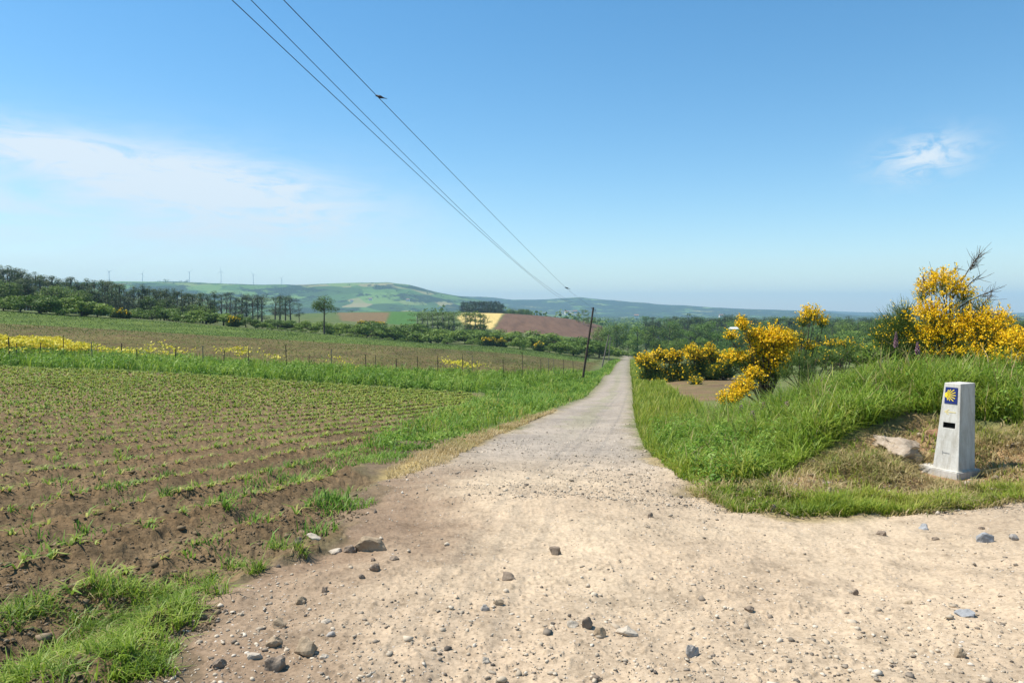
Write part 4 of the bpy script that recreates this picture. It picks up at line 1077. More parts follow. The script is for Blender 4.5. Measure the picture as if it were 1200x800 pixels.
# foxgloves
M_FOX = leaf_mat('purple_bells', [(.19, .08, .11), (.28, .14, .18), (.38, .25, .27)], .25)
def foxglove(px, py, hpx, Y, label, sz=1.4):
    x = (px - CX) / F * Y; zt = zpy(py, Y); z = gz1(x, Y); h = max(zt - z, .35)
    root = empty('foxglove', (x, Y, z), label, 'foxglove', 'foxgloves on the bank')
    q = Q(); lx = R.normal() * .05
    stem = np.array([(0, 0, -.02), (lx * .3, 0, h * .5), (lx, 0, h)]); v, f = tube_quads(stem, np.array([.009, .007, .003]), 5); q.add(v, f, .6); link('stem', q.mesh('stem', M_WEED), root)
    q = Q()
    nb = 34; L_ = hpx * Y / F
    for i in range(nb):
        t = i / nb; zz = h - L_ * t; a = i * 2.4
        s = (.010 + .018 * min(1, t * 1.6)) * sz
        d = np.array([math.cos(a), math.sin(a), -.75]); d /= np.linalg.norm(d)
        b0 = np.array([lx * (zz / h), 0, zz])
        v, f = tube_quads(np.array([b0 + d * .004, b0 + d * s * .8, b0 + d * s * 1.9, b0 + d * s * 2.2]), np.array([.25, .5, .6, .8]) * s, 6); q.add(v, f, R.random())
    link('flower_spike', q.mesh('flower_spike', M_FOX), root)
    n = 16; v, f, t = blades(np.zeros(n), np.zeros(n), np.zeros(n), R.uniform(.15, .3, n), R.uniform(.03, .05, n), R.uniform(.5, 1.1, n), R.random(n) * 6.28, R.random(n)); q = Q(); q.add(v, f, t); link('leaves', q.mesh('leaves', M_WEED), root)
foxglove(871, 474, 16, 14.5, 'pinkish foxglove spike under the arching broom branch')
foxglove(883, 496, 14, 12.3, 'short foxglove nearest the track in the bank grass')
foxglove(918, 462, 26, 13.5, 'tall foxglove with faded bells right of the arching branch')
foxglove(911, 497, 10, 12.2, 'small foxglove low in the grass below the tall faded one')
foxglove(1049, 388, 18, 14.2, 'foxglove in front of the mostly green broom', .8)
foxglove(1075, 400, 14, 13.6, 'foxglove at the foot of the tall yellow broom', .8)
foxglove(898, 470, 16, 14, 'thin foxglove standing between two others in the bank grass')

# ------------------------------------------------------------------ trees and shrubs
F_EUC = leaf_mat('eucalyptus_leaves', [(.034, .06, .018), (.075, .112, .032), (.125, .165, .052)], .25, vary=.55)
F_PINE = leaf_mat('pine_needles', [(.016, .032, .013), (.034, .058, .020), (.055, .088, .028)], .15, vary=.3)
F_BROAD = leaf_mat('broadleaf_leaves', [(.045, .088, .012), (.11, .18, .024), (.20, .28, .045)], .32, vary=.75)
F_BUSH = leaf_mat('shrub_leaves', [(.055, .105, .013), (.14, .225, .028), (.24, .325, .055)], .3, vary=.45)
F_LIGHT = leaf_mat('light_leaves', [(.06, .12, .02), (.12, .215, .035), (.19, .29, .05)], .35, vary=.3)
M_TRUNK = plain('grey_brown_trunk', (.11, .085, .065), .9, .1); M_PALE = plain('pale_trunk', (.32, .28, .23), .9, .1)
def crown_quads(clumps, per, size, flat=.6):
    q = Q()
    for c, r in clumps:
        n = max(8, int(per * (r[0] * r[2]) ** 1.0))
        d = unit(R.normal(size=(n, 3)))
        p = np.array(c) + d * np.array(r) * np.power(R.random((n, 1)), .35)
        v, f, t = quads_at(p, d + R.normal(size=(n, 3)) * .55 + np.array([0, 0, .35]), R.uniform(.6, 1.3, n) * size, flat, fold=.2)
        q.add(v, f, np.clip(t * .7 + .3 * R.random(), 0, 1))
    return q
def proto(kind, seed):
    """Unit-height tree: a trunk mesh with limbs, and a crown of leaf clumps."""
    global R
    keep = R; R = np.random.default_rng(seed)
    cl = []; tq = Q(); tr_w = .016
    if kind == 'eucalyptus':
        for i in range(24):
            h = R.uniform(.25, .96); w = .15 * (1.15 - abs(h - .62) * 1.5)
            a = R.random() * 6.28; q_ = w * R.uniform(.2, 1)
            s = R.uniform(.045, .085); cl.append(((math.cos(a) * q_, math.sin(a) * q_, h), (s, s, s * 1.05)))
        cl.append(((0, 0, .95), (.05, .05, .05))); per, size, flat = 20000, .022, .45; mat, tm = F_EUC, M_TRUNK
    elif kind == 'pine':
        for i in range(26):
            h = R.uniform(.34, .97); w = .19 * (1.25 - h) / .75 + .03
            a = R.random() * 6.28; q_ = w * R.uniform(.3, 1)
            s = R.uniform(.055, .1); cl.append(((math.cos(a) * q_, math.sin(a) * q_, h), (s, s, s * .8)))
        per, size, flat = 16000, .02, .35; mat, tm = F_PINE, M_TRUNK
    elif kind == 'round':
        for i in range(34):
            d = unit(R.normal(size=(1, 3)))[0]; s = R.uniform(.10, .18)
            cl.append((np.array([0, 0, .53]) + d * np.array([.36, .36, .38]) * R.uniform(.5, 1.0), (s, s, s * .8)))
        per, size, flat = 7000, .03, .65; mat, tm = F_BROAD, M_TRUNK; tr_w = .022
    elif kind == 'bush':
        for i in range(26):
            a = R.random() * 6.28; q_ = math.sqrt(R.random()) * .62; s = R.uniform(.14, .24)
            top = math.sqrt(max(0.05, 1 - (q_ / .8) ** 2))
            cl.append(((math.cos(a) * q_, math.sin(a) * q_, max(.12, (top - .16) * R.uniform(.35, 1))), (s, s, s * .75)))
        per, size, flat = 5200, .06, .65; mat, tm = F_BUSH, M_TRUNK; tr_w = .03
    elif kind == 'light':
        for i in range(26):
            h = R.uniform(.14, .95); w = .26 * (1.1 - abs(h - .55) * 1.6); a = R.random() * 6.28; q_ = w * R.uniform(.3, 1); s = R.uniform(.08, .13)
            cl.append(((math.cos(a) * q_, math.sin(a) * q_, h), (s, s, s * .8)))
        per, size, flat = 9000, .03, .6; mat, tm = F_LIGHT, M_TRUNK
    elif kind == 'conifer':
        for i in range(34):
            h = R.uniform(.06, .97); w = .20 * (1.05 - h) + .02
            a = R.random() * 6.28; q_ = w * R.uniform(.3, 1); s = R.uniform(.05, .09) * (1.25 - .6 * h)
            cl.append(((math.cos(a) * q_, math.sin(a) * q_, h), (s, s, s * .9)))
        per, size, flat = 16000, .024, .4; mat, tm = F_PINE, M_TRUNK
    elif kind == 'birch':
        for i in range(24):
            h = R.uniform(.12, .95); a = R.random() * 6.28; q_ = .17 * R.uniform(.2, 1); s = R.uniform(.06, .10)
            cl.append(((math.cos(a) * q_, math.sin(a) * q_, h), (s, s, s * .8)))
        per, size, flat = 8000, .03, .55; mat, tm = F_BROAD, M_PALE
    elif kind == 'lone':
        for i in range(20):
            d = unit(R.normal(size=(1, 3)))[0]; s = R.uniform(.07, .12)
            cl.append((np.array([0, 0, .75]) + d * np.array([.25, .25, .20]) * R.uniform(.4, 1.0), (s * 1.15, s * 1.15, s * .9)))
        per, size, flat = 14000, .022, .6; mat, tm = F_BROAD, M_TRUNK; tr_w = .02
    R2 = R
    lean = R.normal() * .02
    hmax = .9 if kind != 'bush' else .5
    t = np.linspace(0, 1, 7); trunk = np.stack([lean * t * t, 0 * t, -.03 + t * (hmax + .03)], 1)
    v, f = tube_quads(trunk, np.linspace(tr_w, tr_w * .3, 7), 7); tq.add(v, f, .5)
    for c, r in cl[::2]:
        c = np.array(c, float); s = np.array([0, 0, max(.03, c[2] - .16)])
        v, f = tube_quads(np.array([s, (s + c) / 2 + np.array([0, 0, -.015]), c]), np.array([.4, .28, .1]) * tr_w, 4); tq.add(v, f, .5)
    cm = crown_quads(cl, per, size, flat).mesh('crown', mat); tm_ = tq.mesh('trunk', tm)
    R = keep
    return cm, tm_
PROTO = {}
for kind, nvar in (('eucalyptus', 4), ('pine', 4), ('round', 4), ('bush', 4), ('light', 2), ('birch', 3), ('conifer', 3), ('lone', 1)):
    PROTO[kind] = [proto(kind, 300 + 17 * i + hash_) for hash_, i in ((len(kind) * 7, j) for j in range(nvar))]
NAMES = {'eucalyptus': ('eucalyptus_tree', 'tree'), 'pine': ('pine_tree', 'tree'), 'round': ('broadleaf_tree', 'tree'), 'bush': ('shrub', 'shrub'), 'light': ('leafy_tree', 'tree'), 'birch': ('young_tree', 'tree'), 'lone': ('lone_tree', 'tree'), 'conifer': ('conifer_tree', 'tree')}
def tree(kind, px, Y, top_py, label, group=None, wide=1.0, base_py=None, hm=None):
    x = (px - CX) / F * Y; z = T1(x, Y)
    if base_py is not None: z = min(z, zpy(base_py, Y))
    h = hm if hm else max(zpy(top_py, Y) - z, .8)
    nm, cat = NAMES[kind]
    cm, tm_ = random.choice(PROTO[kind])
    root = empty(nm, (x, Y, z), label, cat, group, rz=random.random() * 6.28)
    s = h * wide * random.uniform(.93, 1.07)
    root.scale = (s, s, h)
    link('crown', cm, root); link('trunk', tm_, root)
    return root

# left wood on the ridge
SKY = [(-150, 300), (-60, 303), (0, 306), (12, 308), (25, 315), (40, 317), (55, 324), (62, 320), (75, 321), (90, 326), (108, 326), (130, 328), (150, 332), (165, 333), (185, 336), (205, 338), (240, 339)]
sp = np.array(SKY, float)
px = -150.0
while px < 245:
    Y = random.uniform(205, 250)
    top = np.interp(px, sp[:, 0], sp[:, 1]) + abs(random.gauss(0, 3.5))
    if random.random() < .7: tree('eucalyptus', px, Y, top, 'tall slim eucalyptus in the dark wood on the left ridge', 'trees of the left wood', 1.5)
    else: tree('pine', px, Y, top + 4, 'dark pine among the eucalyptus of the left wood', 'pines of the left wood', 1.3)
    px += random.uniform(3.0, 5.5)
px = -150.0
while px < 250:
    Y = random.uniform(190, 205)
    top = np.interp(px, sp[:, 0], sp[:, 1]) + random.uniform(9, 24)
    tree(random.choice(('eucalyptus', 'round', 'conifer')), px, Y, top, 'lower dark tree at the front of the left wood', 'front trees of the left wood', 1.7)
    px += random.uniform(3, 5.5)
# pines standing apart, with light between the trunks
for px_, top in ((252, 339), (258, 342), (264, 340), (270, 341), (276, 343), (284, 341), (290, 342), (296, 344), (303, 342), (308, 345), (322, 344), (328, 344), (334, 342), (340, 346), (349, 350)):
    tree(random.choice(('pine', 'pine', 'eucalyptus', 'conifer')), px_ + random.uniform(-2, 2), random.uniform(280, 340), top + random.uniform(-2, 5), 'dark tree of the open row at the right end of the left wood', 'trees of the open row', random.uniform(1.4, 2.4))
for px_, Y_, top, wd in ((255, 290, 363, 1.5), (275, 292, 364, 1.6), (300, 292, 365, 1.5), (325, 292, 365, 1.5), (345, 290, 364, 1.4)):
    pass
tree('lone', 380, 168, 345.5, 'lone round-crowned tree with a bare trunk at the field edge', wide=1.25, base_py=393)

BUSH = [  # column, depth, top row, width factor, label
    (4, 141, 343, 1.25, 'round green shrub at the left edge above the green field'),
    (24, 143, 348, 1.1, 'small shrub between two larger round ones at the far left'),
    (46, 141, 343, 1.3, 'round domed shrub, third from the left above the green field'),
    (74, 143, 345, 1.3, 'wide domed shrub left of the middle of the far hedge'),
    (96, 144, 347, 1.3, 'domed shrub with pale top beside the wide domed one'),
    (114, 146, 355, 1.1, 'low shrub sloping down to the yellow broom on the field edge'),
    (160, 165, 361, 1.3, 'dark shrub just right of the far yellow broom'),
    (178, 168, 357, 1.3, 'dark bushy tree in front of the left wood'),
    (198, 172, 360, 1.3, 'greyish green shrub in front of the left wood'),
    (222, 165, 363, 1.7, 'left part of the long dark shrub on the field edge'),
    (242, 165, 362, 1.6, 'tallest middle shrub of the long dark clump on the field edge'),
    (262, 166, 364, 1.6, 'right shrub of the long dark clump beside the small yellow broom'),
    (288, 168, 370, 1.4, 'shrub just right of the small yellow broom'),
    (307, 168, 376, 1.2, 'pale green round shrub at the field edge'),
    (325, 200, 373, 1.6, 'dark shrub behind the pale green round one'),
    (345, 205, 374, 1.7, 'broad dark shrub left of the lone tree'),
    (366, 200, 374, 1.6, 'dark shrub close to the left of the lone tree trunk'),
    (398, 205, 377, 1.5, 'green shrub right of the lone tree trunk'),
    (412, 210, 377, 1.5, 'rounded green shrub between the lone tree and the hedge tree'),
    (445, 225, 371, .9, 'upright dark tree-like shrub in the middle of the hedge'),
    (430, 215, 382, 1.5, 'low shrub at the foot of the upright dark one'),
    (462, 225, 381, 1.5, 'low wide shrub right of the upright dark one'),
    (478, 230, 376, 1.3, 'green shrub next to the row of young trees'),
    (505, 225, 384, 1.6, 'shrub under the left end of the young tree row'),
    (524, 228, 383, 1.6, 'shrub under the middle of the young tree row'),
    (545, 228, 384, 1.6, 'shrub under the right end of the young tree row'),
    (565, 235, 384, 1.5, 'shrub in front of the straw coloured field'),
    (585, 235, 384, 1.6, 'dark shrub below the join of straw and brown fields'),
    (601, 235, 388, 1.4, 'low shrub at the lower left corner of the brown field'),
    (609, 195, 394, 1.0, 'dark round shrub standing alone on the crop edge'),
    (637, 235, 385, 1.5, 'large wide shrub in front of the brown field'),
    (625, 240, 390, 1.3, 'shrub on the left shoulder of the large wide one'),
    (644, 205, 401, 1.0, 'small dark shrub beside a yellow broom near the pole'),
    (672, 205, 396, 1.3, 'bushy shrub left of the leaning pole'),
    (688, 215, 391, 1.2, 'taller shrub directly behind the leaning pole'),
    (702, 225, 398, 1.2, 'shrub between the first and second poles'),
    (525, 205, 395, 1.0, 'small dark shrub alone below the young tree row'),
    (555, 207, 396, 1.2, 'low shrub left of the yellow broom strip'),
    (660, 240, 394, 1.3, 'shrub at the lower right corner of the brown field'),
]
for px_, Y_, top, wd, lab in BUSH:
    tree('bush', px_, Y_, top - 1, lab, 'shrubs along the far field edge', wd * 1.35)
for px_, Y_, top, lab in ((846, 78, 404, 'green shrub behind the rightmost broom of the row'), (862, 85, 402, 'green shrub seen through the left side of the large broom'), (882, 80, 404, 'green shrub behind the middle of the large broom'), (928, 70, 402, 'dull green shrub between the large broom and the leggy one'),
                          (968, 75, 398, 'green shrub right of the leggy broom'), (985, 80, 397, 'rounded green shrub on the slope right of the leggy broom'), (1004, 72, 396, 'broad green shrub below the right horizon wood'), (1024, 70, 393, 'green shrub left of the mostly green broom'), (1046, 75, 390, 'green shrub behind the mostly green broom')):
    tree('bush', px_, Y_, top, lab, 'shrubs on the slope behind the brooms', 1.3)
# low dark hedge along the field edge
for px_, Y_, top in ((318, 164, 384), (330, 166, 385), (342, 167, 386), (355, 168, 386.5), (368, 169, 387), (395, 172, 390), (410, 174, 391.5), (425, 176, 393), (440, 178, 395), (455, 180, 396), (470, 182, 397)):
    tree('bush', px_, Y_, top, 'low dark hedge plant along the edge of the green field', 'low hedge along the field edge', 2.2)
# far yellow brooms
for px_, Y_, top, rx, ry, lab in ((99, 150, 367, 4, 2, 'tiny yellow broom under the domed shrubs far left'), (138, 152, 369.5, 8, 3.5, 'wide yellow broom on the edge of the green field far left'), (148, 153, 371, 5, 3, 'small yellow broom beside the wide far left one'), (274, 160, 378, 7, 5, 'single round yellow broom by the long dark shrub clump'),
                              (572, 203, 402.5, 10, 4, 'left yellow broom of the strip on the crop edge'), (588, 204, 403.5, 7, 3.5, 'right yellow broom of the strip on the crop edge'), (632, 204, 406, 6, 4, 'small yellow broom left of the little dark shrub'), (443, 330, 365, 10, 4, 'yellow broom hedge on the far rise beside the green strip'), (425, 330, 367, 8, 3, 'thin yellow broom hedge on the far rise'),
                              (472, 225, 390, 6, 4, 'yellow flowering shrub below the green strip'), (490, 225, 391, 6, 4, 'yellow flowering shrub under the young tree row')):
    broom('broom_bush', lab, px_, Y_, [(px_, top, rx, ry, .85, 0), (px_, top + 2, rx, ry, .1, .5)], group='far broom bushes', flower=.35, twig_len=.7, dens=.8, snap=True)
# young trees in front of the straw field, grove on the hill
for px_, Y_, top in ((489, 330, 364), (495, 326, 366), (501, 332, 363), (507, 325, 365), (513, 330, 364), (519, 327, 363), (526, 330, 362), (532, 326, 364), (546, 325, 364), (551, 330, 363), (557, 326, 364), (563, 329, 365), (567, 325, 367)):
    tree('birch', px_, Y_, top, 'slender young tree of the row in front of the straw coloured field', 'row of young trees', 2.0)
for i in range(28):
    px_ = 541 + i * 1.8
    tree('conifer', px_, random.uniform(585, 650), 351.5 + abs(random.gauss(0, 1)) + (3 if i > 25 else 0), 'pine of the dense dark grove on top of the straw coloured field', 'pines of the hilltop grove', 1.6)
for i in range(9):
    px_ = 594 + i * 3.3
    tree('round', px_, random.uniform(640, 680), 360 + random.uniform(0, 3), 'low tree of the thin line behind the brown field', 'trees behind the brown field', .9)
for px_, top, Y_ in ((684, 361, 520), (689, 362, 525), (678, 364, 530), (640, 369, 590), (650, 370, 590), (662, 371, 588), (672, 372, 585), (695, 374, 585)):
    tree('birch' if top < 366 else 'bush', px_, Y_, top, 'small tree on the far edge of the brown field' if top < 366 else 'low bush on the far edge of the brown field', 'plants on the far edge of the brown field', 1.2)

# valley wood on both sides of the track end and to the right
tree('round', 722, 285, 375, 'large dark broadleaf tree left of where the track ends', wide=1.15)
tree('light', 747, 262, 382, 'bright green leafy tree right of where the track ends', wide=1.6)
tree('round', 736, 300, 384, 'dark tree closing the end of the track', wide=1.0)
tree('light', 715, 262, 392, 'small light green tree behind the second pole', wide=1.2)
tree('round', 705, 300, 378, 'dark broadleaf tree behind the second pole', wide=1.0)
tree('bush', 728, 258, 408, 'low dark bush at the left of the track end', wide=1.2)
tree('bush', 743, 256, 410, 'low dark bush at the right of the track end', wide=1.3)
for row, (Y0, Y1, step, lo, hi) in enumerate(((300, 340, 8, 374, 386), (380, 450, 7, 371, 379), (520, 640, 6, 369, 374), (180, 240, 14, 386, 398))):
    px = 757.0 if row != 3 else 770
    while px < 1000:
        k = random.choice(('round', 'round', 'light', 'light', 'eucalyptus' if row < 3 else 'bush'))
        if row == 1: k = random.choice(('round', 'round', 'light', 'pine', 'eucalyptus'))
        top = random.uniform(lo, hi)
        lab = {'round': 'dark broadleaf tree', 'light': 'lighter green leafy tree', 'eucalyptus': 'slim grey-green tree', 'pine': 'dark pointed pine', 'bush': 'rounded thicket shrub'}[k] + (' at the front of the valley wood', ' in the middle of the valley wood', ' at the back of the valley wood', ' in the thicket behind the broom row')[row]
        tree(k, px, random.uniform(Y0, Y1), top, lab, 'valley wood: ' + lab, {'round': 1.1, 'light': 1.5, 'eucalyptus': 2.0, 'pine': 1.5, 'bush': 1.3}[k])
        px += step * random.uniform(.7, 1.3)
for px_, top in ((806, 367), (818, 371), (850, 369), (857, 368), (864, 369), (871, 370), (884, 372), (905, 371), (912, 372), (925, 371)):
    tree('eucalyptus', px_, random.uniform(430, 470), top, 'taller tree standing out of the valley wood', 'taller trees of the valley wood', 2.0)
# darker wood at the far right
px = 975.0
while px < 1300:
    top = np.interp(px, [975, 1000, 1020, 1040, 1060, 1160, 1175, 1200, 1300], [376, 371, 367.5, 368, 371, 370, 368, 370, 366]) + random.uniform(0, 3)
    tree(random.choice(('round', 'round', 'pine')), px, random.uniform(300, 380), top, 'dark tree of the wood on the right horizon', 'trees of the right horizon wood', 1.25)
    px += random.uniform(4, 8)
px = 960.0
while px < 1300:
    tree('bush', px, random.uniform(240, 290), random.uniform(380, 390), 'dull green shrub in front of the right horizon wood', 'shrubs before the right horizon wood', 1.6)
    px += random.uniform(9, 16)

# far woods read as one mass
def far_woods():
    n = 5200
    px = R.uniform(-200, 1400, n); Y = np.exp(R.uniform(math.log(700), math.log(3300), n))
    x = (px - CX) / F * Y
    m = fbm(x / 240, Y / 240, 3, 140) > np.where(px < 560, .10, -.06)
    m &= ~((px > 520) & (px < 720) & (Y < 640))
    x, Y = x[m], Y[m]; z = terrain(x, Y); n = len(x)
    per = 24
    h = R.uniform(7, 15, n)
    d = unit(R.normal(size=(n * per, 3)))
    c = np.stack([np.repeat(x, per), np.repeat(Y, per), np.repeat(z + h * .5, per)], 1) + d * np.repeat(np.stack([h * .55, h * .55, h * .5], 1), per, 0)
    v, f, t = quads_at(c, d + R.normal(size=d.shape) * .5 + np.array([0, 0, .4]), R.uniform(2.0, 4.0, n * per), .8)
    stuff('far_woods', [(v, f, t)], [F_BROAD], 'distant dark woods scattered over the valley below the blue hills', 'woods')
far_woods()

# ------------------------------------------------------------------ far houses and wind turbines
M_WHITE = plain('white_render', (.75, .73, .68), .8, .2); M_ROOF = plain('terracotta_roof', (.28, .16, .12), .8, .2); M_WIN = plain('window_glass', (.05, .06, .07), .2, .5)
def house(px, Y, py, w, d, h, label, rz, roof=None):
    x = (px - CX) / F * Y; z = zpy(py, Y)
    root = empty('house', (x, Y, z), label, 'house', 'far white houses', rz)
    def box(bm, x0, x1, y0, y1, z0, z1):
        g = bmesh.ops.create_cube(bm, size=1)['verts']
        for q in g: q.co = Vector((x0 + (q.co.x + .5) * (x1 - x0), y0 + (q.co.y + .5) * (y1 - y0), z0 + (q.co.z + .5) * (z1 - z0)))
    bm = bmesh.new(); box(bm, -w / 2, w / 2, -d / 2, d / 2, -3, h); me = bpy.data.meshes.new('wall'); bm.to_mesh(me); bm.free(); me.materials.append(M_WHITE); link('wall', me, root)
    e = .4; rh = d * .28
    vv = [(-w / 2 - e, -d / 2 - e, h), (w / 2 + e, -d / 2 - e, h), (w / 2 + e, d / 2 + e, h), (-w / 2 - e, d / 2 + e, h), (-w / 2 - e, 0, h + rh), (w / 2 + e, 0, h + rh)]
    me = bpy.data.meshes.new('roof'); me.from_pydata(vv, [], [(0, 1, 5, 4), (2, 3, 4, 5), (0, 4, 3), (1, 2, 5), (3, 2, 1, 0)]); me.materials.append(roof or M_ROOF); link('roof', me, root)
    for wx in (-.3, 0, .3):
        bm = bmesh.new(); box(bm, wx * w - .5, wx * w + .5, -d / 2 - .06, -d / 2 + .1, h * .35, h * .75); me = bpy.data.meshes.new('window'); bm.to_mesh(me); bm.free(); me.materials.append(M_WIN); link('window', me, root)
house(860, 330, 388.5, 3, 3, 1.2, 'small white house half hidden in the valley wood behind the broom', .2, M_WHITE)
house(746, 1500, 371, 9, 6, 3, 'white house far off beyond the end of the track', -.3)
house(664, 1600, 366.5, 8, 6, 3, 'left white house of a far hamlet above the brown field', .4)
house(674, 1650, 366, 9, 6, 3, 'right white house of a far hamlet above the brown field', -.2)
house(845, 1700, 370.5, 9, 6, 3, 'pale far house on the valley floor right of the track', .1)
house(434, 2600, 351, 12, 8, 4, 'white farmhouse on the lower slope of the green hill', .2)
house(478, 2550, 352, 12, 8, 4, 'pale farmhouse at the right foot of the green hill', -.2)
house(412, 2500, 353, 10, 7, 4, 'small white farmhouse left below the green hill', .3)
M_TURB = plain('pale_grey_steel', (.6, .61, .63), .5, .3)
def turbine(px, top_py, label, ph):
    Y = 3700 * math.cos(math.atan((px - CX) / F)); x = (px - CX) / F * Y; z = T1(x, Y); h = max(zpy(top_py, Y) - z, 20)
    root = empty('wind_turbine', (x, Y, z), label, 'wind turbine', 'wind turbines on the far ridge')
    q = Q(); v, f = tube_quads(np.array([(0, 0, -2), (0, 0, h * .5), (0, 0, h)]), np.array([1.3, 1.0, .7]), 10); q.add(v, f, .5); link('tower', q.mesh('tower', M_TURB, True), root)
    q = Q(); v, f = tube_quads(np.array([(0, -4.5, h), (0, -4, h), (0, 3, h), (0, 3.5, h)]), np.array([.3, 1.2, 1.2, .3]), 8); q.add(v, f, .5); link('nacelle', q.mesh('nacelle', M_TURB), root)
    for k in range(3):
        a = ph + k * 2.094; d = np.array([math.cos(a), 0, math.sin(a)])
        q = Q(); v, f = tube_quads(np.array([0, -4.6, h]) + d * np.array([[0.5], [5], [24]]), np.array([.4, .55, .15]), 6); q.add(v, f, .5); link('blade', q.mesh('blade', M_TURB), root)
for px_, tp, lab, ph in ((128, 318, 'leftmost wind turbine, rising just above the left wood', .3), (167, 321, 'second wind turbine from the left on the far ridge', 1.1), (222, 319, 'third wind turbine from the left on the far ridge', .7), (259, 318, 'fourth wind turbine from the left on the far ridge', 1.6), (297, 322, 'fifth wind turbine from the left on the far ridge', .1), (330, 326, 'rightmost wind turbine on the far ridge', .9)):
    turbine(px_, tp, lab, ph)

# ------------------------------------------------------------------ haze
HZ = 1.5e-4
bm = bmesh.new(); bmesh.ops.create_cube(bm, size=1)
for q in bm.verts: q.co = Vector((q.co.x * 23000, q.co.y * 23000, -90 + (q.co.z + .5) * 370))
me = bpy.data.meshes.new('haze'); bm.to_mesh(me); bm.free()
m, nt, _, L = new_mat('thin_air')
out = N(nt, 'ShaderNodeOutputMaterial'); vp = N(nt, 'ShaderNodeVolumePrincipled')
vp.inputs['Color'].default_value = (.45, .73, .93, 1); vp.inputs['Density'].default_value = HZ; vp.inputs['Anisotropy'].default_value = 0
L.new(vp.outputs[0], out.inputs['Volume']); me.materials.append(m)
o = link('haze', me); o['kind'] = 'stuff'; o['label'] = 'thin bluish haze over the far hills'; o['category'] = 'haze'

# ------------------------------------------------------------------ sky, sun, camera
SUN_D = Vector((-.975, .22, 0)).normalized(); EL = rad(60)
wd = bpy.data.worlds.new('World'); SC.world = wd; wd.use_nodes = True
nt = wd.node_tree; nt.nodes.clear(); L = nt.links
sky = N(nt, 'ShaderNodeTexSky', sky_type='NISHITA'); sky.sun_disc = False
sky.sun_elevation = EL; sky.sun_rotation = math.atan2(SUN_D.x, SUN_D.y); sky.air_density = 1.0; sky.dust_density = .15; sky.ozone_density = 1.6; sky.altitude = 0
hsv = N(nt, 'ShaderNodeHueSaturation'); hsv.inputs['Saturation'].default_value = 1.3; hsv.inputs['Hue'].default_value = .492; L.new(sky.outputs[0], hsv.inputs['Color'])
bg = N(nt, 'ShaderNodeBackground'); bg.inputs[1].default_value = .106; L.new(hsv.outputs[0], bg.inputs[0])
tc = N(nt, 'ShaderNodeTexCoord').outputs['Generated']
sep = N(nt, 'ShaderNodeSeparateXYZ'); L.new(tc, sep.inputs[0])
az = math_(nt, 'ARCTAN2', sep.outputs[0], sep.outputs[1]); el = math_(nt, 'ARCSINE', sep.outputs[2])
cmb = N(nt, 'ShaderNodeCombineXYZ'); L.new(az, cmb.inputs[0]); L.new(el, cmb.inputs[1])
def bump2(a0, e0, wa, we, tilt=0.0):
    """Soft elliptical patch of sky round a direction (degrees)."""
    da = math_(nt, 'SUBTRACT', az, rad(a0)); de = math_(nt, 'SUBTRACT', el, rad(e0))
    de = math_(nt, 'SUBTRACT', de, math_(nt, 'MULTIPLY', da, tilt))
    s = math_(nt, 'ADD', math_(nt, 'POWER', math_(nt, 'ABSOLUTE', math_(nt, 'DIVIDE', da, rad(wa))), 2.0), math_(nt, 'POWER', math_(nt, 'ABSOLUTE', math_(nt, 'DIVIDE', de, rad(we))), 2.0))
    return math_(nt, 'EXPONENT', math_(nt, 'MULTIPLY', s, -1.0))
def cnoise(sx_, sy_, scale, rot=0.0, detail=6, r_=.6):
    mp = N(nt, 'ShaderNodeMapping'); mp.inputs['Scale'].default_value = (sx_, sy_, 1); mp.inputs['Rotation'].default_value = (0, 0, rot); L.new(cmb.outputs[0], mp.inputs[0])
    return tnoise(nt, scale, detail, r_, mp.outputs[0], 1.2)
def mapr(v, a, b_):
    m = N(nt, 'ShaderNodeMapRange', interpolation_type='SMOOTHSTEP'); m.inputs[1].default_value = a; m.inputs[2].default_value = b_; L.new(v, m.inputs[0]); return m.outputs[0]
band = math_(nt, 'MULTIPLY', math_(nt, 'ADD', bump2(-31, 10.3, 12, 1.5, -.10), math_(nt, 'MULTIPLY', bump2(-19, 7.8, 9.5, 2.8, -.14), .95)), mapr(cnoise(4, 20, 2.4, .12, 8, .65), .22, .64))
veil = math_(nt, 'MULTIPLY', bump2(-29, 6.2, 17, 4.4), mapr(cnoise(2, 7, 2.0), .2, .75))
wisp = math_(nt, 'MULTIPLY', bump2(29.1, 10.3, 2.7, 1.35, .1), mapr(cnoise(10, 24, 2.2, -.7, 7, .62), .34, .64))
puff = math_(nt, 'MULTIPLY', bump2(-17.3, 9.3, 1.5, .45), mapr(cnoise(12, 26, 2.0, .0), .42, .6))
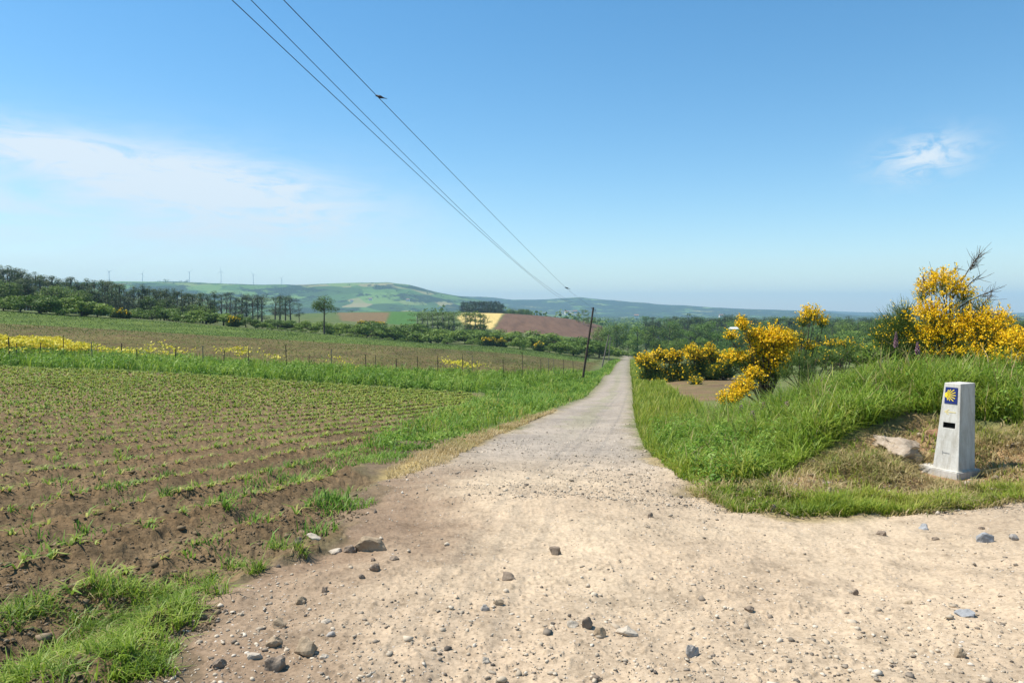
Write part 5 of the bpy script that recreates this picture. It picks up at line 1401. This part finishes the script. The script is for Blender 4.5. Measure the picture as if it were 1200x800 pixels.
mask = math_(nt, 'ADD', math_(nt, 'ADD', math_(nt, 'MULTIPLY', band, .95), math_(nt, 'MULTIPLY', veil, .8)), math_(nt, 'ADD', math_(nt, 'MULTIPLY', wisp, .95), math_(nt, 'MULTIPLY', puff, .45)))
low = math_(nt, 'EXPONENT', math_(nt, 'MULTIPLY', math_(nt, 'ABSOLUTE', el), -1 / rad(4.5)))
mask = math_(nt, 'MINIMUM', mask, .9)
bg2 = N(nt, 'ShaderNodeBackground'); bg2.inputs[0].default_value = (.86, .94, 1.0, 1); bg2.inputs[1].default_value = .64
mx = N(nt, 'ShaderNodeMixShader'); L.new(mask, mx.inputs[0]); L.new(bg.outputs[0], mx.inputs[1]); L.new(bg2.outputs[0], mx.inputs[2])
wo = N(nt, 'ShaderNodeOutputWorld'); L.new(mx.outputs[0], wo.inputs[0])

sl = bpy.data.lights.new('sun', 'SUN'); sl.energy = 4.8; sl.angle = rad(.8); sl.color = (1, .955, .88)
so = bpy.data.objects.new('sun', sl); COL.objects.link(so)
dv = Vector((SUN_D.x * math.cos(EL), SUN_D.y * math.cos(EL), math.sin(EL)))
so.rotation_euler = dv.to_track_quat('Z', 'Y').to_euler(); so.location = dv * 50

cam = bpy.data.cameras.new('camera'); cam.sensor_width = 36; cam.lens = 36 * F / 1200; cam.shift_y = -35 / 1200; cam.clip_end = 40000; cam.clip_start = .05
co = bpy.data.objects.new('camera', cam); COL.objects.link(co); co.location = (0, 0, EYE); co.rotation_euler = (rad(90), 0, 0)
SC.camera = co

SC.render.engine = 'CYCLES'
cy = SC.cycles
cy.max_bounces = 5; cy.diffuse_bounces = 3; cy.glossy_bounces = 2; cy.transmission_bounces = 3; cy.transparent_max_bounces = 4; cy.volume_bounces = 0
cy.use_denoising = True
cy.use_adaptive_sampling = False
cy.caustics_reflective = False; cy.caustics_refractive = False
vs = SC.view_settings; vs.view_transform = 'Standard'; vs.look = 'None'; vs.gamma = 1; vs.exposure = .66; vs.use_curve_mapping = False
